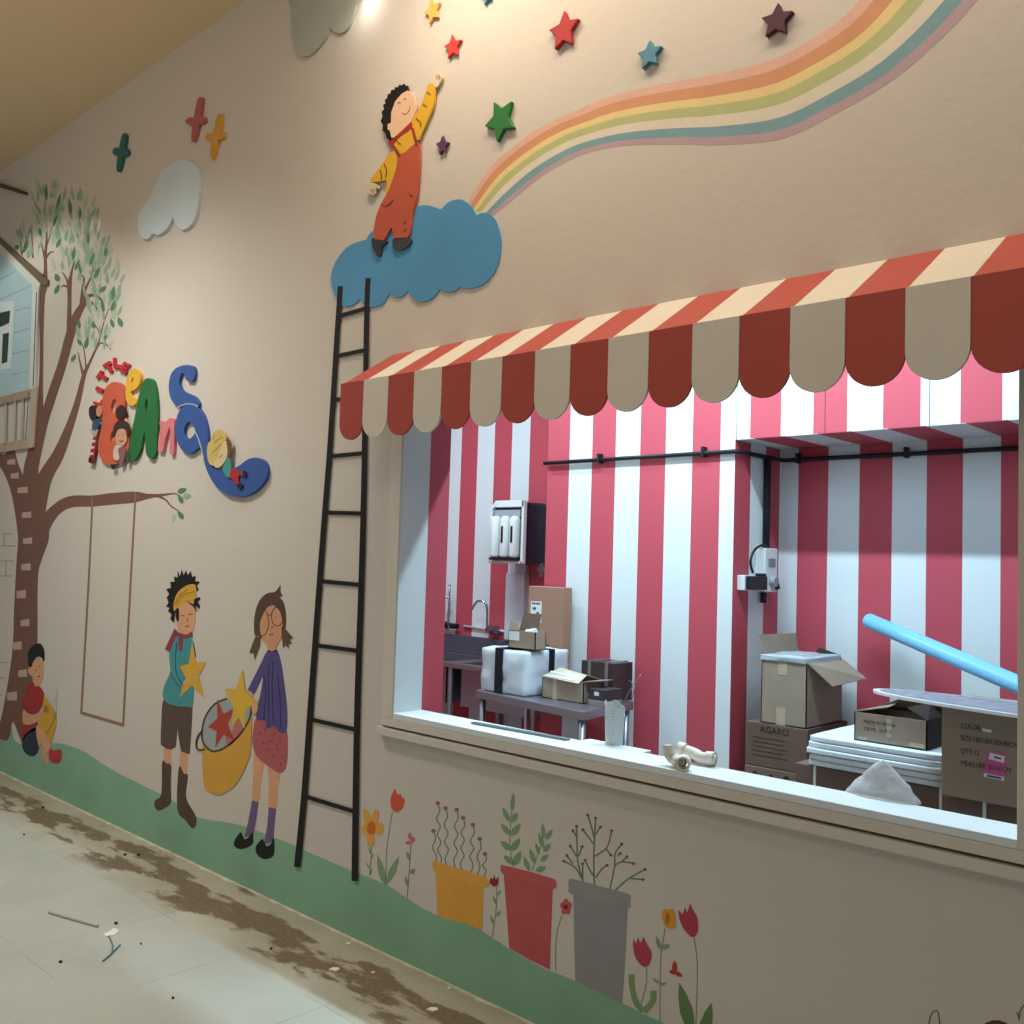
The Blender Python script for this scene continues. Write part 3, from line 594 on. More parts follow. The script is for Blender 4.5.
ln('hair_line', k3, (170, 138, 66), [L2(l) for l in ([(470, 600), (500, 570), (530, 560)], [(460, 660), (490, 630), (515, 600)], [(480, 540), (470, 565), (490, 585)])], .6, 6, LT+.006)
ln('smile', k3, (176, 100, 80), [L2([(505, 690), (520, 680), (526, 665)])], .6, 7, LT+.006)

# --- boy holding a star
def Q2(p): return Z(140, 560, 3.303, p)
def S6(p): return Z(150, 560, 7.31, p)
b1 = motif('painted_boy', 'painted curly-haired boy in teal jumper holding a yellow star', 'painted figure', (177, 826))
def q(par, name, c, pts, lvl, f=Q2, sm=True, label=None): return piece(name, par, c, f(pts), lvl, sm, label=label)
q(b1, 'leg', C_SK, [(80, 615), (105, 620), (103, 684), (78, 680)], 1, sm=False); q(b1, 'leg', C_SK, [(132, 632), (158, 640), (157, 708), (131, 692)], 1, sm=False)
q(b1, 'boot', (86, 66, 52), [(73, 668), (88, 672), (103, 680), (102, 740), (102, 800), (85, 818), (62, 828), (48, 815), (50, 794), (70, 772)], 2)
q(b1, 'boot', (86, 66, 52), [(128, 686), (145, 705), (158, 712), (152, 770), (158, 800), (185, 848), (184, 878), (172, 886), (150, 860), (123, 822)], 2)
q(b1, 'shorts', (92, 74, 64), [(78, 462), (120, 476), (174, 476, 1), (170, 560), (164, 642, 1), (135, 632, 1), (128, 590), (124, 558, 1), (118, 618, 1), (95, 626), (68, 610, 1), (70, 540)], 3)
q(b1, 'jumper', (72, 146, 150), [(118, 236), (102, 268), (96, 320), (100, 368), (82, 410), (75, 442), (82, 466), (112, 480), (150, 484), (174, 480), (179, 400), (182, 330), (177, 280), (165, 245), (140, 250)], 4)
q(b1, 'hair', BLK, [(112, 208), (100, 195), (104, 180), (92, 168), (98, 158), (86, 154), (94, 140), (88, 124), (96, 112), (86, 96), (102, 92), (100, 72), (114, 72), (112, 54), (124, 58), (124, 36), (132, 54), (138, 30), (144, 50), (152, 34), (158, 50), (168, 36), (172, 56), (184, 52), (182, 70), (198, 72), (188, 84), (194, 98), (184, 106), (160, 120), (125, 130), (120, 160)], 4, sm=False)
q(b1, 'face', C_SK, [(118, 165), (130, 148), (160, 138), (180, 148), (183, 195), (175, 232), (152, 246), (130, 236), (119, 205)], 5)
q(b1, 'ear_lock', BLK, [(118, 164), (128, 162), (128, 200), (120, 196)], 6)
q(b1, 'headband', (212, 160, 58), [(113, 168), (112, 140), (124, 108), (150, 86), (172, 80), (184, 86), (184, 132), (160, 134), (135, 148)], 6)
q(b1, 'fringe', BLK, [(154, 136), (176, 146), (180, 128), (196, 122), (200, 128), (190, 138), (198, 150), (196, 162), (184, 150), (188, 172), (176, 154)], 7, sm=False)
q(b1, 'scarf', (140, 62, 70), [(114, 226), (128, 240), (150, 248), (172, 236), (175, 252), (152, 260), (142, 258), (140, 300), (127, 298), (127, 254), (118, 252), (98, 304), (82, 294)], 6, sm=False)
piece('held_star', b1, (216, 168, 56), star_loop(Q2([(172, 268), (218, 337), (211, 453), (130, 456), (131, 352)]), .5), 7, False, label='yellow star')
q(b1, 'hand', C_SK, [(140, 410), (152, 392), (156, 404), (148, 430), (138, 436)], 8); q(b1, 'hand', C_SK, [(180, 362), (187, 366), (190, 392), (183, 396)], 8)
ln('outline', b1, (44, 52, 52), [Q2(l) for l in ([(122, 270), (116, 330), (122, 380), (146, 420)], [(100, 370), (115, 400), (135, 425)], [(176, 270), (184, 320)])], .5, 8)
ln('features', b1, (120, 66, 50), [Q2(l) for l in ([(135, 182), (146, 184)], [(158, 180), (174, 178)], [(148, 218), (156, 220), (162, 214)], [(156, 190), (158, 198), (154, 202)])], .6, 8)
ln('band_fold', b1, (160, 112, 34), [Q2(l) for l in ([(122, 150), (140, 118), (180, 104)], [(116, 150), (128, 120), (160, 96)])], .6, 8)

# --- girl with basket
g1 = motif('painted_girl', 'painted girl with pigtails and glasses in purple jumper and pink skirt', 'painted figure', (258, 856))
q(g1, 'leg', C_SK, [(378, 640), (410, 655), (400, 740), (392, 802), (370, 798), (374, 720)], 1); q(g1, 'leg', C_SK, [(424, 675), (462, 700), (456, 760), (450, 824), (425, 818), (425, 740)], 1)
q(g1, 'sock', (112, 88, 128), [(370, 794), (392, 800), (384, 860), (374, 912), (345, 915), (358, 860)], 2, sm=False); q(g1, 'sock', (112, 88, 128), [(425, 816), (450, 822), (444, 880), (441, 930), (408, 940), (420, 880)], 2, sm=False)
q(g1, 'shoe', BLK, [(312, 928), (330, 900), (338, 908), (345, 922), (360, 915), (368, 900), (374, 910), (370, 940), (335, 955), (312, 946)], 3)
q(g1, 'shoe', BLK, [(382, 948), (402, 922), (410, 930), (418, 945), (432, 938), (440, 920), (444, 932), (441, 976), (412, 988), (388, 974)], 3)
q(g1, 'skirt', (176, 92, 94), [(384, 522), (420, 530), (480, 556), (488, 620), (483, 680), (465, 703), (430, 686), (385, 648), (371, 600), (374, 560)], 3)
piece('skirt_dot', g1, (120, 48, 60), [ell(*p, .8, 1) for p in Q2([(396, 572), (412, 560), (408, 605), (430, 598), (445, 575), (462, 590), (455, 625), (440, 650), (470, 650), (425, 625), (465, 675), (452, 612)])], 4, multi=True, label='dark dots on the skirt')
q(g1, 'hand', C_SK, [(348, 438), (362, 432), (374, 446), (362, 454)], 6)
q(g1, 'jumper', (84, 76, 128), [(420, 300), (436, 302), (452, 297), (466, 340), (478, 420), (486, 500), (483, 562), (462, 570), (444, 550), (418, 556), (414, 532), (386, 526), (386, 490), (398, 440), (406, 384), (392, 412), (376, 442), (355, 438), (364, 412), (394, 352)], 5)
q(g1, 'neck', C_SK, [(422, 280), (450, 280), (450, 301), (436, 304), (422, 301)], 5, sm=False)
q(g1, 'hair', (88, 66, 52), [(378, 245), (378, 185), (394, 135), (420, 110), (444, 106), (454, 96), (464, 84), (464, 104), (470, 118), (462, 124), (474, 140), (482, 180), (480, 225), (468, 222), (462, 260), (400, 260), (392, 250)], 4)
q(g1, 'face', (206, 148, 112), [(402, 190), (418, 160), (440, 150), (460, 168), (470, 200), (470, 240), (458, 274), (438, 294), (416, 282), (400, 250), (396, 215)], 6)
q(g1, 'pigtail', (96, 74, 58), [(382, 250), (398, 256), (396, 285), (388, 306), (378, 330), (376, 308), (361, 306), (370, 280)], 6, sm=False)
q(g1, 'pigtail', (96, 74, 58), [(468, 218), (484, 232), (506, 258), (494, 262), (502, 278), (490, 276), (492, 294), (480, 280), (472, 292), (468, 250)], 6, sm=False)
def S7(p): return Z(240, 580, 8.53, p)
def ring(cx, cy, rx, ry, a0, a1): return [(cx+rx*math.cos(math.radians(t)), cy+ry*math.sin(math.radians(t))) for t in range(a0, a1, 15)]
ln('glasses', g1, (96, 58, 40), [S7(ring(318, 310, 50, 82, 0, 361)), S7(ring(188, 358, 54, 118, -100, 120)), S7([(232, 305), (268, 292)])], .7, 8)
ln('features', g1, (130, 60, 48), [S7([(252, 462), (266, 470), (284, 458)]), S7([(262, 400), (272, 404), (280, 396)]), S7([(216, 352), (222, 352)]), S7([(298, 312), (304, 312)])], .9, 8)
ln('fold', g1, (44, 38, 80), [Q2(l) for l in ([(440, 330), (436, 420), (440, 540)], [(455, 380), (462, 460), (464, 560)], [(408, 380), (414, 440), (408, 528)], [(425, 350), (424, 450), (426, 548)])], .5, 8)
bk = motif('painted_basket', 'painted mustard yellow basket full of stars beside the girl', 'painted basket', (220, 795))
def S8(p): return Z(190, 660, 7.314, p)
q(bk, 'body', (212, 158, 62), [(92, 620), (140, 660), (190, 670), (280, 630), (380, 530), (446, 365), (446, 600), (428, 725), (340, 900), (250, 970), (195, 985), (140, 962), (98, 905)], 9, S8)
q(bk, 'opening', (158, 166, 164), [(270, 283), (185, 320), (120, 400), (90, 500), (95, 600), (140, 655), (190, 667), (270, 630), (360, 550), (430, 440), (448, 350), (400, 300), (330, 280)], 10, S8)
ln('rim', bk, (74, 60, 50), [S8([(270, 283), (185, 320), (120, 400), (90, 500), (95, 600), (140, 655), (190, 667), (270, 630), (360, 550), (430, 440), (448, 350)])], 1.8, 11)
ln('handle', bk, (66, 54, 46), [S8([(88, 520), (56, 560), (44, 620), (62, 658), (110, 652)])], 1.7, 11)
piece('pink_star', bk, (190, 110, 104), S8([(350, 410), (388, 495), (350, 560), (300, 625), (262, 612), (262, 560), (300, 540)]), 11, False)
piece('red_star', bk, (178, 66, 50), star_loop(S8([(198, 280), (324, 352), (325, 590), (183, 645), (132, 490)]), .5), 12, False)
piece('yellow_star', bk, (220, 178, 60), star_loop(S8([(383, 62), (490, 300), (400, 505), (306, 492), (248, 214)]), .56), 13, False)
q(bk, 'hand', C_SK, [(455, 310), (480, 300), (496, 330), (490, 380), (468, 398), (452, 375)], 14, S8, label="girl's lower hand gripping the star")

# --- sitting boy
def Q3(p): return Z(0, 620, 4.655, p)
s1 = motif('painted_boy', 'painted boy in red shirt sitting against the tree reading a yellow book', 'painted figure', (45, 762))
q(s1, 'leg', (206, 156, 122), [(185, 588), (212, 600), (226, 655), (214, 672), (200, 640)], 5, Q3); q(s1, 'leg', C_SK, [(168, 498), (205, 498), (222, 545), (238, 595), (226, 618), (190, 572), (180, 590)], 7, Q3)
q(s1, 'shorts', (40, 48, 68), [(178, 502), (182, 588), (168, 625), (142, 634), (112, 612), (102, 570), (124, 525)], 6, Q3)
q(s1, 'shoe', (176, 54, 54), [(230, 598), (250, 608), (284, 604), (282, 655), (255, 666), (229, 650)], 8, Q3)
q(s1, 'shirt', (160, 46, 48), [(150, 292), (180, 306), (206, 345), (196, 400), (176, 440), (172, 505), (130, 528), (104, 560), (104, 480), (105, 380), (120, 325)], 6, Q3)
q(s1, 'face', C_SK, [(152, 200), (168, 178), (192, 184), (201, 215), (200, 262), (186, 296), (170, 310), (155, 292), (150, 265), (134, 248), (133, 222)], 7, Q3)
q(s1, 'hair', BLK, [(134, 216), (130, 160), (142, 130), (164, 112), (190, 112), (206, 145), (204, 194), (192, 174), (168, 172), (152, 200), (148, 215)], 8, Q3)
q(s1, 'arm', (208, 156, 120), [(108, 418), (130, 434), (160, 440), (192, 424), (200, 440), (170, 475), (130, 488), (106, 476)], 9, Q3)
q(s1, 'book', (206, 158, 52), [(205, 350), (238, 400), (262, 440), (262, 490), (236, 575), (205, 520), (174, 490), (182, 455), (195, 420)], 8, Q3, sm=False, label='yellow book cover')
q(s1, 'page', (196, 192, 176), [(208, 335), (244, 372), (268, 318), (262, 430), (245, 410)], 7, Q3, sm=False)
q(s1, 'picture', (164, 120, 40), [(206, 395), (228, 405), (224, 435), (202, 425)], 9, Q3, sm=False)
ln('features', s1, (110, 50, 36), [Q3([(165, 232), (170, 236)]), Q3([(176, 262), (186, 264)]), Q3([(180, 215), (184, 216)])], 1.1, 10)
ln('spine', s1, (110, 84, 36), [Q3([(262, 430), (245, 480), (215, 530)])], .6, 10)

# --- flowers and pots
def F5(p): return Z(340, 770, 5.12, p)
def F6(p): return Z(480, 780, 3.938, p)
GL, GD = (132, 160, 118), (116, 140, 102)
def flower(label, base, stems, leaves, blooms, gl=GL):
    t = motif('painted_flower', label, 'painted flower', base)
    if stems: ln('stem', t, GD, stems, .8, 2)
    if leaves: piece('leaf', t, gl, [leaf_loop(*l) for l in leaves], 3, multi=True, label='green leaves')
    for c, loops, lv in blooms: piece('bloom', t, c, loops, lv, multi=True)
    return t
def px5(x, y): return (340+x/5.12, 770+y/5.12)
def px6(x, y): return (480+x/3.938, 780+y/3.938)
def lf(f, s, x, y, l, w_, a): X, Y = f(x, y); return (X, Y, l/s, w_/s, a)
def l5(*a): return lf(px5, 5.12, *a)
def l6(*a): return lf(px6, 3.938, *a)
flower('orange daisy-like painted flower, nearest the ladder', px5(150, 540), [F5([(160, 390), (158, 460), (150, 540)])], [l5(152, 415, 40, 10, -20), l5(166, 440, 34, 8, 25), l5(142, 490, 40, 10, -30), l5(158, 520, 36, 10, 20)],
       [((228, 164, 74), [ell(*px5(x, y), a/5.12, b/5.12, r) for x, y, a, b, r in ((136, 240, 18, 42, -15), (178, 242, 18, 40, 15), (135, 305, 26, 30, 0), (198, 300, 24, 32, 10), (158, 355, 20, 38, 0))], 4), ((206, 110, 36), [ell(*px5(160, 298), 22/5.12, 34/5.12)], 5)])
flower('tall orange-red painted tulip right of the ladder foot', px5(235, 590), [F5([(268, 215), (240, 400), (234, 590)])], [l5(210, 510, 160, 34, -14), l5(270, 512, 160, 34, 24)],
       [((214, 88, 62), [smooth_loop(F5([(280, 94, 1), (294, 124), (310, 122, 1), (316, 140), (330, 148, 1), (322, 188), (292, 216), (266, 200), (258, 150)]))], 4)])
flower('small pink painted flower just left of the yellow pot', px5(342, 655), [F5([(362, 380), (358, 460), (344, 655)])], [l5(350, 440, 52, 18, -20), l5(372, 518, 34, 26, 50), l5(340, 570, 52, 16, -15)],
       [((204, 110, 116), [ell(*px5(x, y), a/5.12, b/5.12, r) for x, y, a, b, r in ((356, 338, 9, 16, 0), (372, 355, 12, 13, 0), (352, 372, 18, 9, 0))], 4)], (126, 146, 112))
flower('small crimson painted flower between the yellow and red pots', px5(780, 855), [F5([(802, 600), (800, 700), (780, 855)])], [l5(812, 630, 34, 14, 35), l5(790, 665, 46, 12, -18), l5(812, 735, 36, 18, 40), l5(778, 765, 50, 14, -16)],
       [((144, 42, 54), [smooth_loop(F5([(770, 552), (768, 580), (790, 596), (808, 585), (812, 545, 1), (798, 560), (788, 536, 1), (782, 560)]))], 4)])
pf = px6(338, 500)
flower('pink five-petalled painted flower between the red and grey pots', px6(295, 750), [F6([(322, 535), (300, 620), (297, 750)])], [],
       [((196, 86, 90), [ell(pf[0]+3.4*math.cos(a), pf[1]+5*math.sin(a), 2.5, 3.3) for a in (k*2*math.pi/5-1.57 for k in range(5))], 4), ((120, 40, 44), [ell(*pf, 1.8, 2.4)], 5)])
flower('crimson painted tulip immediately right of the grey pot', px6(635, 910), [F6([(655, 735), (655, 800), (630, 900)])], [],
       [((184, 62, 86), [smooth_loop(F6([(603, 625, 1), (614, 642), (622, 618, 1), (632, 642), (643, 617, 1), (656, 645), (675, 680), (668, 722), (645, 736), (615, 705), (603, 660)]))], 4), ((124, 154, 106), [stroke_loop(Z(480, 780, 3.938, [(597, 765)])[0:1]+F6([(598, 810), (612, 870), (640, 912)]), 5.5), stroke_loop(F6([(682, 830), (680, 870), (645, 912)]), 6)], 3)])
flower('small yellow-orange painted flower between the two crimson tulips', px6(708, 950), [F6([(728, 585), (712, 700), (709, 800), (708, 950)])], [l6(702, 642, 56, 18, -18), l6(732, 656, 34, 20, 65), l6(692, 790, 34, 12, -55), l6(722, 803, 32, 12, 75)],
       [((216, 156, 46), [smooth_loop(F6([(718, 512, 1), (736, 508), (744, 514), (756, 506), (768, 530), (768, 578), (748, 584), (726, 572), (717, 540)]))], 4), ((196, 104, 40), [ell(*px6(738, 545), 2, 6)], 5)])
flower('tall crimson painted tulip, rightmost of the flowers', px6(848, 1000), [F6([(842, 620), (856, 740), (848, 1000)])], [l6(810, 900, 210, 52, -14), l6(890, 960, 170, 50, 14)],
       [((176, 58, 80), [smooth_loop(F6([(781, 510, 1), (798, 528), (806, 500, 1), (816, 520), (826, 486, 1), (838, 512), (856, 548), (856, 600), (836, 619), (806, 592), (786, 550)]))], 4)], (100, 130, 84))
flower('tiny red painted petals floating beside the rightmost tulip', px6(770, 780), [], [],
       [((176, 62, 44), [leaf_loop(*l6(766, 735, 50, 22, 0)), leaf_loop(*l6(760, 757, 34, 18, -70)), leaf_loop(*l6(782, 765, 36, 18, 125))], 4)])

p1 = motif('painted_flowerpot', 'mustard yellow painted pot with wavy budding stems', 'painted flowerpot', px5(610, 780))
piece('pot', p1, (224, 160, 66), F5([(490, 515), (735, 580), (728, 822), (640, 785), (560, 768), (497, 744)]), 2, False)
piece('rim', p1, (226, 164, 70), F5([(472, 468), (486, 466), (540, 484), (745, 546), (766, 572), (760, 596), (735, 600), (490, 520), (474, 512)]), 3, False)
wv = []
for (tx, ty), (bx, by_) in zip([(478, 312), (500, 170), (540, 195), (597, 203), (630, 245), (680, 280), (715, 353), (742, 430)], [(487, 480), (512, 490), (548, 495), (590, 502), (625, 515), (670, 525), (705, 535), (737, 545)]):
    n = max(4, int((by_-ty)/38)); wv.append(F5([(tx+(bx-tx)*k/n+(9 if k % 2 else -9)*(0 < k < n), ty+(by_-ty)*k/n) for k in range(n+1)]))
ln('stem', p1, (116, 136, 98), wv, 1.2, 1)
piece('bud', p1, (158, 98, 88), [ell(*px5(x, y), 2.2, 2) for x, y in [(478, 312), (500, 170), (540, 195), (597, 203), (630, 245), (680, 280), (715, 353), (742, 430)]], 2, multi=True)
p2 = motif('painted_flowerpot', 'dusty red painted pot with two leafy sprays', 'painted flowerpot', px6(195, 700))
piece('pot', p2, (190, 86, 86), F6([(93, 368), (286, 425), (275, 747), (190, 706), (115, 662)]), 2, False)
piece('rim', p2, (194, 90, 90), F6([(80, 335), (92, 336), (200, 362), (292, 390), (302, 405), (300, 424), (285, 432), (95, 374), (82, 362)]), 3, False)
ln('stem', p2, GD, [F6([(128, 340), (118, 260), (120, 180), (130, 60)]), F6([(205, 358), (225, 300), (245, 240), (250, 180)])], .8, 1)
piece('leaf', p2, (126, 160, 116), [leaf_loop(*l6(*a)) for a in ((128, 88, 74, 18, 5), (102, 136, 64, 20, -25), (134, 148, 46, 26, 38), (99, 193, 60, 22, -40), (140, 196, 62, 26, 38), (101, 258, 54, 26, -50), (140, 254, 62, 28, 32), (112, 314, 56, 24, -50), (146, 308, 66, 28, 25), (183, 330, 62, 20, -22), (206, 300, 66, 20, -20), (226, 270, 46, 16, -20), (240, 238, 62, 18, -16), (248, 200, 60, 16, -5), (271, 215, 48, 20, 35), (263, 266, 42, 22, 45), (254, 306, 42, 20, 50), (240, 350, 44, 22, 70))], 3, multi=True, label='green leaves')
p3 = motif('painted_flowerpot', 'tall grey painted pot with bare budding twigs', 'painted flowerpot', px6(470, 830))
piece('pot', p3, (146, 144, 144), F6([(367, 440), (582, 492), (572, 700), (560, 880), (470, 836), (375, 792), (370, 600)]), 2, False)
piece('rim', p3, (150, 148, 147), F6([(350, 396), (365, 390), (470, 418), (580, 448), (592, 465), (590, 488), (576, 500), (368, 452), (350, 424)]), 3, True)
tw = [[(405, 400), (385, 320), (382, 250), (380, 182)], [(450, 415), (448, 300), (455, 150)], [(452, 240), (440, 190), (424, 138)], [(450, 255), (405, 196)], [(455, 215), (474, 185)], [(452, 300), (500, 265), (518, 200)], [(495, 270), (515, 296)], [(510, 435), (530, 340), (532, 290), (558, 252)], [(532, 335), (560, 322), (604, 329)], [(528, 440), (580, 392), (650, 352)], [(592, 388), (642, 392)], [(398, 385), (375, 345), (330, 320)], [(380, 300), (355, 260)], [(388, 300), (402, 262)], [(455, 385), (480, 350), (500, 336)], [(448, 380), (430, 350), (414, 316)], [(404, 395), (404, 330)], [(365, 330), (342, 298)], [(385, 230), (366, 200)], [(540, 300), (552, 290)], [(560, 322), (578, 302)]]
ln('twig', p3, (104, 128, 78), [F6(t) for t in tw], 1.5, 1)
piece('bud', p3, (142, 84, 70), [ell(*px6(*t[-1]), 1.6, 1.5) for t in tw], 2, multi=True)
an = motif('painted_animal', 'brown outline of a painted animal cut off by the bottom edge', 'painted figure', (985, 1045))
ln('ear', an, (70, 50, 42), [[(928, 1030), (930, 1018), (933.5, 1011.5), (937, 1011), (939, 1017), (939.5, 1030)]], 1, 2)
piece('head', an, (92, 62, 48), ell(996, 1038, 19, 18), 1, False)
ln('antler', an, (78, 54, 44), [[(1019, 1020), (1020, 1012), (1023, 1006), (1028, 1002)], [(1019, 1018), (1017, 1012)]], 1, 3)
exec_later = []

# ================================================================= WALL LAMP
P = W(362, -9, .05)
lm = thing('ceiling_spotlight', 'glowing round white spotlight at the top edge of the wall', 'lamp', P)
mb = MB(); mb.tube([P+Vector((0, 0, -.0)), P+Vector((0, 0, .12))], .055, 20); mb.build('housing', mat('lamp_white', (235, 235, 230), .4), lm)
mb = MB(); mb.tube([P+Vector((0, 0, -.008)), P+Vector((0, 0, -.0005))], .050, 20); mb.build('diffuser', emis('lamp_glow', (1, .95, .88), 10), lm)
mb = MB(); mb.box(P.x-.012, P.x+.012, P.y+.03, 0, P.z+.05, P.z+.075); mb.build('bracket', mat('lamp_white', (235, 235, 230), .4), lm)
l = bpy.data.lights.new('lamp_glow_light', 'POINT'); l.energy = .5; l.color = (1, .93, .84); l.shadow_soft_size = .04
o = bpy.data.objects.new('lamp_glow_light', l); COL.objects.link(o); o.location = P+Vector((0, -.08, -.05))

# ================================================================= KITCHEN THINGS
m_steel = mat('steel', (158, 156, 164), .32, .85, noise=.05, scale=5)
m_steel_d = mat('steel_dark', (98, 96, 104), .4, .8, noise=.06)
m_blk = mat('black_plastic', (26, 26, 32), .45, noise=.05)
m_wpl = mat('white_plastic', (220, 222, 222), .4, noise=.03)
m_card = mat('cardboard', (142, 112, 90), .8, noise=.09, scale=7, bump=.1)
m_card2 = mat('cardboard_pale', (152, 134, 116), .8, noise=.10, scale=9, bump=.1)
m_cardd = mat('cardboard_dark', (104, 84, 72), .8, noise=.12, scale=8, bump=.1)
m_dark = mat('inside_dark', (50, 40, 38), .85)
def text(name, body, m, parent, origin, xdir, zdir, size, sx=1):
    cu = bpy.data.curves.new(name, 'FONT'); cu.body = body; cu.size = size; cu.extrude = .0004
    to = bpy.data.objects.new(name+'_tmp', cu); COL.objects.link(to)
    dg = bpy.context.evaluated_depsgraph_get(); me = bpy.data.meshes.new_from_object(to.evaluated_get(dg)); bpy.data.objects.remove(to)
    X = Vector(xdir).normalized(); Zv = Vector(zdir).normalized(); N = X.cross(Zv)
    mb = MB(); mb.add([Vector(origin)+X*v.co.x*sx+Zv*v.co.y+N*v.co.z for v in me.vertices], [tuple(p.vertices) for p in me.polygons])
    return mb.build(name, m, parent)
# black pipe
bpz = 2.216
pp = thing('black_conduit', 'long black pipe clipped along the striped kitchen walls', 'pipe', (XB0, YB-.02, bpz))
mb = MB(); mb.tube([(XB0-.01, YB-.022, bpz), (XB1+.0, YB-.022, bpz), (XB1+.024, YB-.015, bpz), (XB1+.026, YB+.03, bpz), (XB1+.026, YN-.05, bpz), (XB1+.04, YN-.024, bpz), (XB1+.09, YN-.022, bpz), (.55, YN-.022, bpz)], .0125, 10); mb.build('pipe', m_blk, pp, smooth=True)
for X, Y in ((at(602, 455, 1, YB).x, YB), (at(706, 450, 1, YB).x, YB), (at(800, 455, 1, YN).x, YN), (at(908, 452, 1, YN).x, YN)):
    mb = MB(); mb.box(X-.008, X+.008, Y-.04, Y, bpz-.02, bpz+.035); mb.build('clip', m_blk, pp)
y0 = at(754.5, 590, 0, XB1+.002).y; dd = at(765, 590, 1, y0).x-(XB1+.002); y1 = at(777, 590, 0, XB1+.002+dd).y
zt, zb = at(765, 548, 1, y0).z, at(765, 592, 1, y0).z; XW = XB1+.002
vy = at(768, 520, 0, XW+.03).y
mb = MB(); mb.tube([(XW+.022, vy, zt+.001), (XW+.022, vy, bpz)], .02, 12); mb.tube([(XW+.022, vy-.02, zb-.001), (XW+.022, vy-.02, zb-.06)], .017, 12)
tag(mb.build('black_conduit', m_blk, smooth=True), 'thick black vertical conduit dropping into the white switch box', 'pipe')
sb = thing('switch_box', 'white wall switch box with sockets in the striped corner', 'switch box', (XW, (y0+y1)/2, zb))
mb = MB(); mb.box(XW, XW+dd, y0, y1, zb, zt); mb.build('box', m_wpl, sb, bevel=.004)
mb = MB(); mb.box(XW+dd, XW+dd+.006, y0+.03, y1-.03, zt-.10, zt-.055); mb.build('switch', mat('switch_grey', (130, 132, 138), .5), sb, bevel=.002)
mb = MB(); mb.tube([(XW+dd, (y0+y1)/2, zb+.06), (XW+dd+.03, (y0+y1)/2, zb+.055)], .028, 16); mb.build('socket', mat('socket_grey', (150, 156, 164), .5), sb)
mb = MB(); mb.tube([(XW+dd+.01, y1-.03, zb+.05), (XW+dd+.02, y1-.028, zb+.015)], .014, 10); mb.build('latch', m_blk, sb)
ws0 = at(737, 582, 0, XW).y; ws1 = y0-.012
zs0, zs1 = at(741, 590, 0, XW).z, at(741, 575, 0, XW).z
so = thing('plug_socket', 'small white wall socket with a black plug in it', 'socket', (XW, ws0+.04, zs0))
mb = MB(); mb.box(XW, XW+.045, ws0, ws1-.01, zs0, zs1); mb.build('plate', m_wpl, so, bevel=.003)
mb = MB(); mb.box(XW+.045, XW+.095, ws0+.01, ws1-.02, zs0+.004, zs1-.004); mb.tube([(XW+.06, y0-.045, (zs0+zs1)/2), (XW+.06, y0-.045, zs1+.012)], .030, 12); mb.build('plug', m_blk, so, bevel=.004)
def cp(x, y, d=.04): return tuple(at(x, y, 0, XW+d))
mb = MB(); mb.tube([Vector(p) for p in smooth_loop([cp(753, 573), cp(750.5, 562), cp(754, 551), cp(761, 545.5), cp(766.5, 546)], 6, False)], .007, 8); tag(mb.build('black_cable', m_blk, smooth=True), 'black cable looping from the plug up to the conduit', 'cable')

# water purifier
pu = thing('water_purifier', 'white and dark wall water purifier with three white filter cartridges', 'water purifier', (-4.84, 2.65, 1.58))
px0, px1, pz0, pz1 = -5.005, -4.668, 1.585, 2.045
mb = MB(); mb.box(px0+.012, px1, 2.525, 2.80, pz0+.01, pz1-.01); mb.build('housing', mat('purifier_navy', (32, 34, 52), .3), pu, bevel=.02)
mb = MB(); mb.box(px0, px0+.02, 2.49, 2.53, pz0, pz1-.05); mb.box(px1-.022, px1+.002, 2.49, 2.524, pz0, pz1); mb.box(px0, px1, 2.49, 2.524, pz0, pz0+.022); mb.box(px0+.05, px1, 2.49, 2.524, pz1-.05, pz1); mb.quad((px0, 2.49, pz1-.06), (px0+.02, 2.49, pz1-.06), (px0+.07, 2.49, pz1-.03), (px0+.05, 2.49, pz1), -.03); mb.build('front_frame', m_wpl, pu, bevel=.004)
mb = MB(); mb.box(px0+.02, px1-.02, 2.5245, 2.5249, pz0+.03, pz1-.06); mb.build('back_plate', mat('plate_grey', (84, 92, 104), .5), pu)
mb = MB(); mb.box(px0+.04, px1-.04, 2.495, 2.524, pz1-.12, pz1-.07); mb.build('filter_head', mat('head_grey', (150, 156, 166), .5), pu, bevel=.004)
for k in range(3):
    X = px0+.072+k*.095
    mb = MB(); mb.tube([(X, 2.484, pz0+.045), (X, 2.484, pz0+.06), (X, 2.484, pz1-.15), (X, 2.484, pz1-.125), (X, 2.484, pz1-.115)], [.034, .040, .040, .034, .018], 16); c_ = mb.build('filter_cartridge', m_wpl, pu, smooth=True)
    if k:
        mb = MB(); mb.box(X-.004, X+.012, 2.440, 2.446, pz0+.15, pz0+.27); mb.build('printed_mark', m_blk, c_)
mb = MB(); mb.box(px0+.03, px1-.03, 2.46, 2.524, pz0+.022, pz0+.042); mb.build('tray', m_blk, pu)
mb = MB(); mb.tube([(px1-.02, 2.72, pz0+.01), (px1-.02, 2.72, pz0-.09)], .016, 10); mb.box(px1-.05, px1+.01, 2.70, 2.74, pz0-.05, pz0-.02); mb.build('valve', mat('valve_grey', (120, 124, 132), .35, .6), pu)
# pipe cover
X0, X1 = at(505, 600, 1, 2.74).x, at(523.5, 600, 1, 2.74).x
mb = MB(); mb.box(X0, X1, 2.74, 2.80, 1.01, at(515, 573, 1, 2.74).z); mb.box(X0+.02, X1-.01, 2.76, 2.80, at(515, 573, 1, 2.74).z, 1.583)
tag(mb.build('pipe_cover', mat('cover_white', (196, 202, 208), .5), bevel=.004), 'white boxed pipe cover running down from the purifier', 'pipe cover')

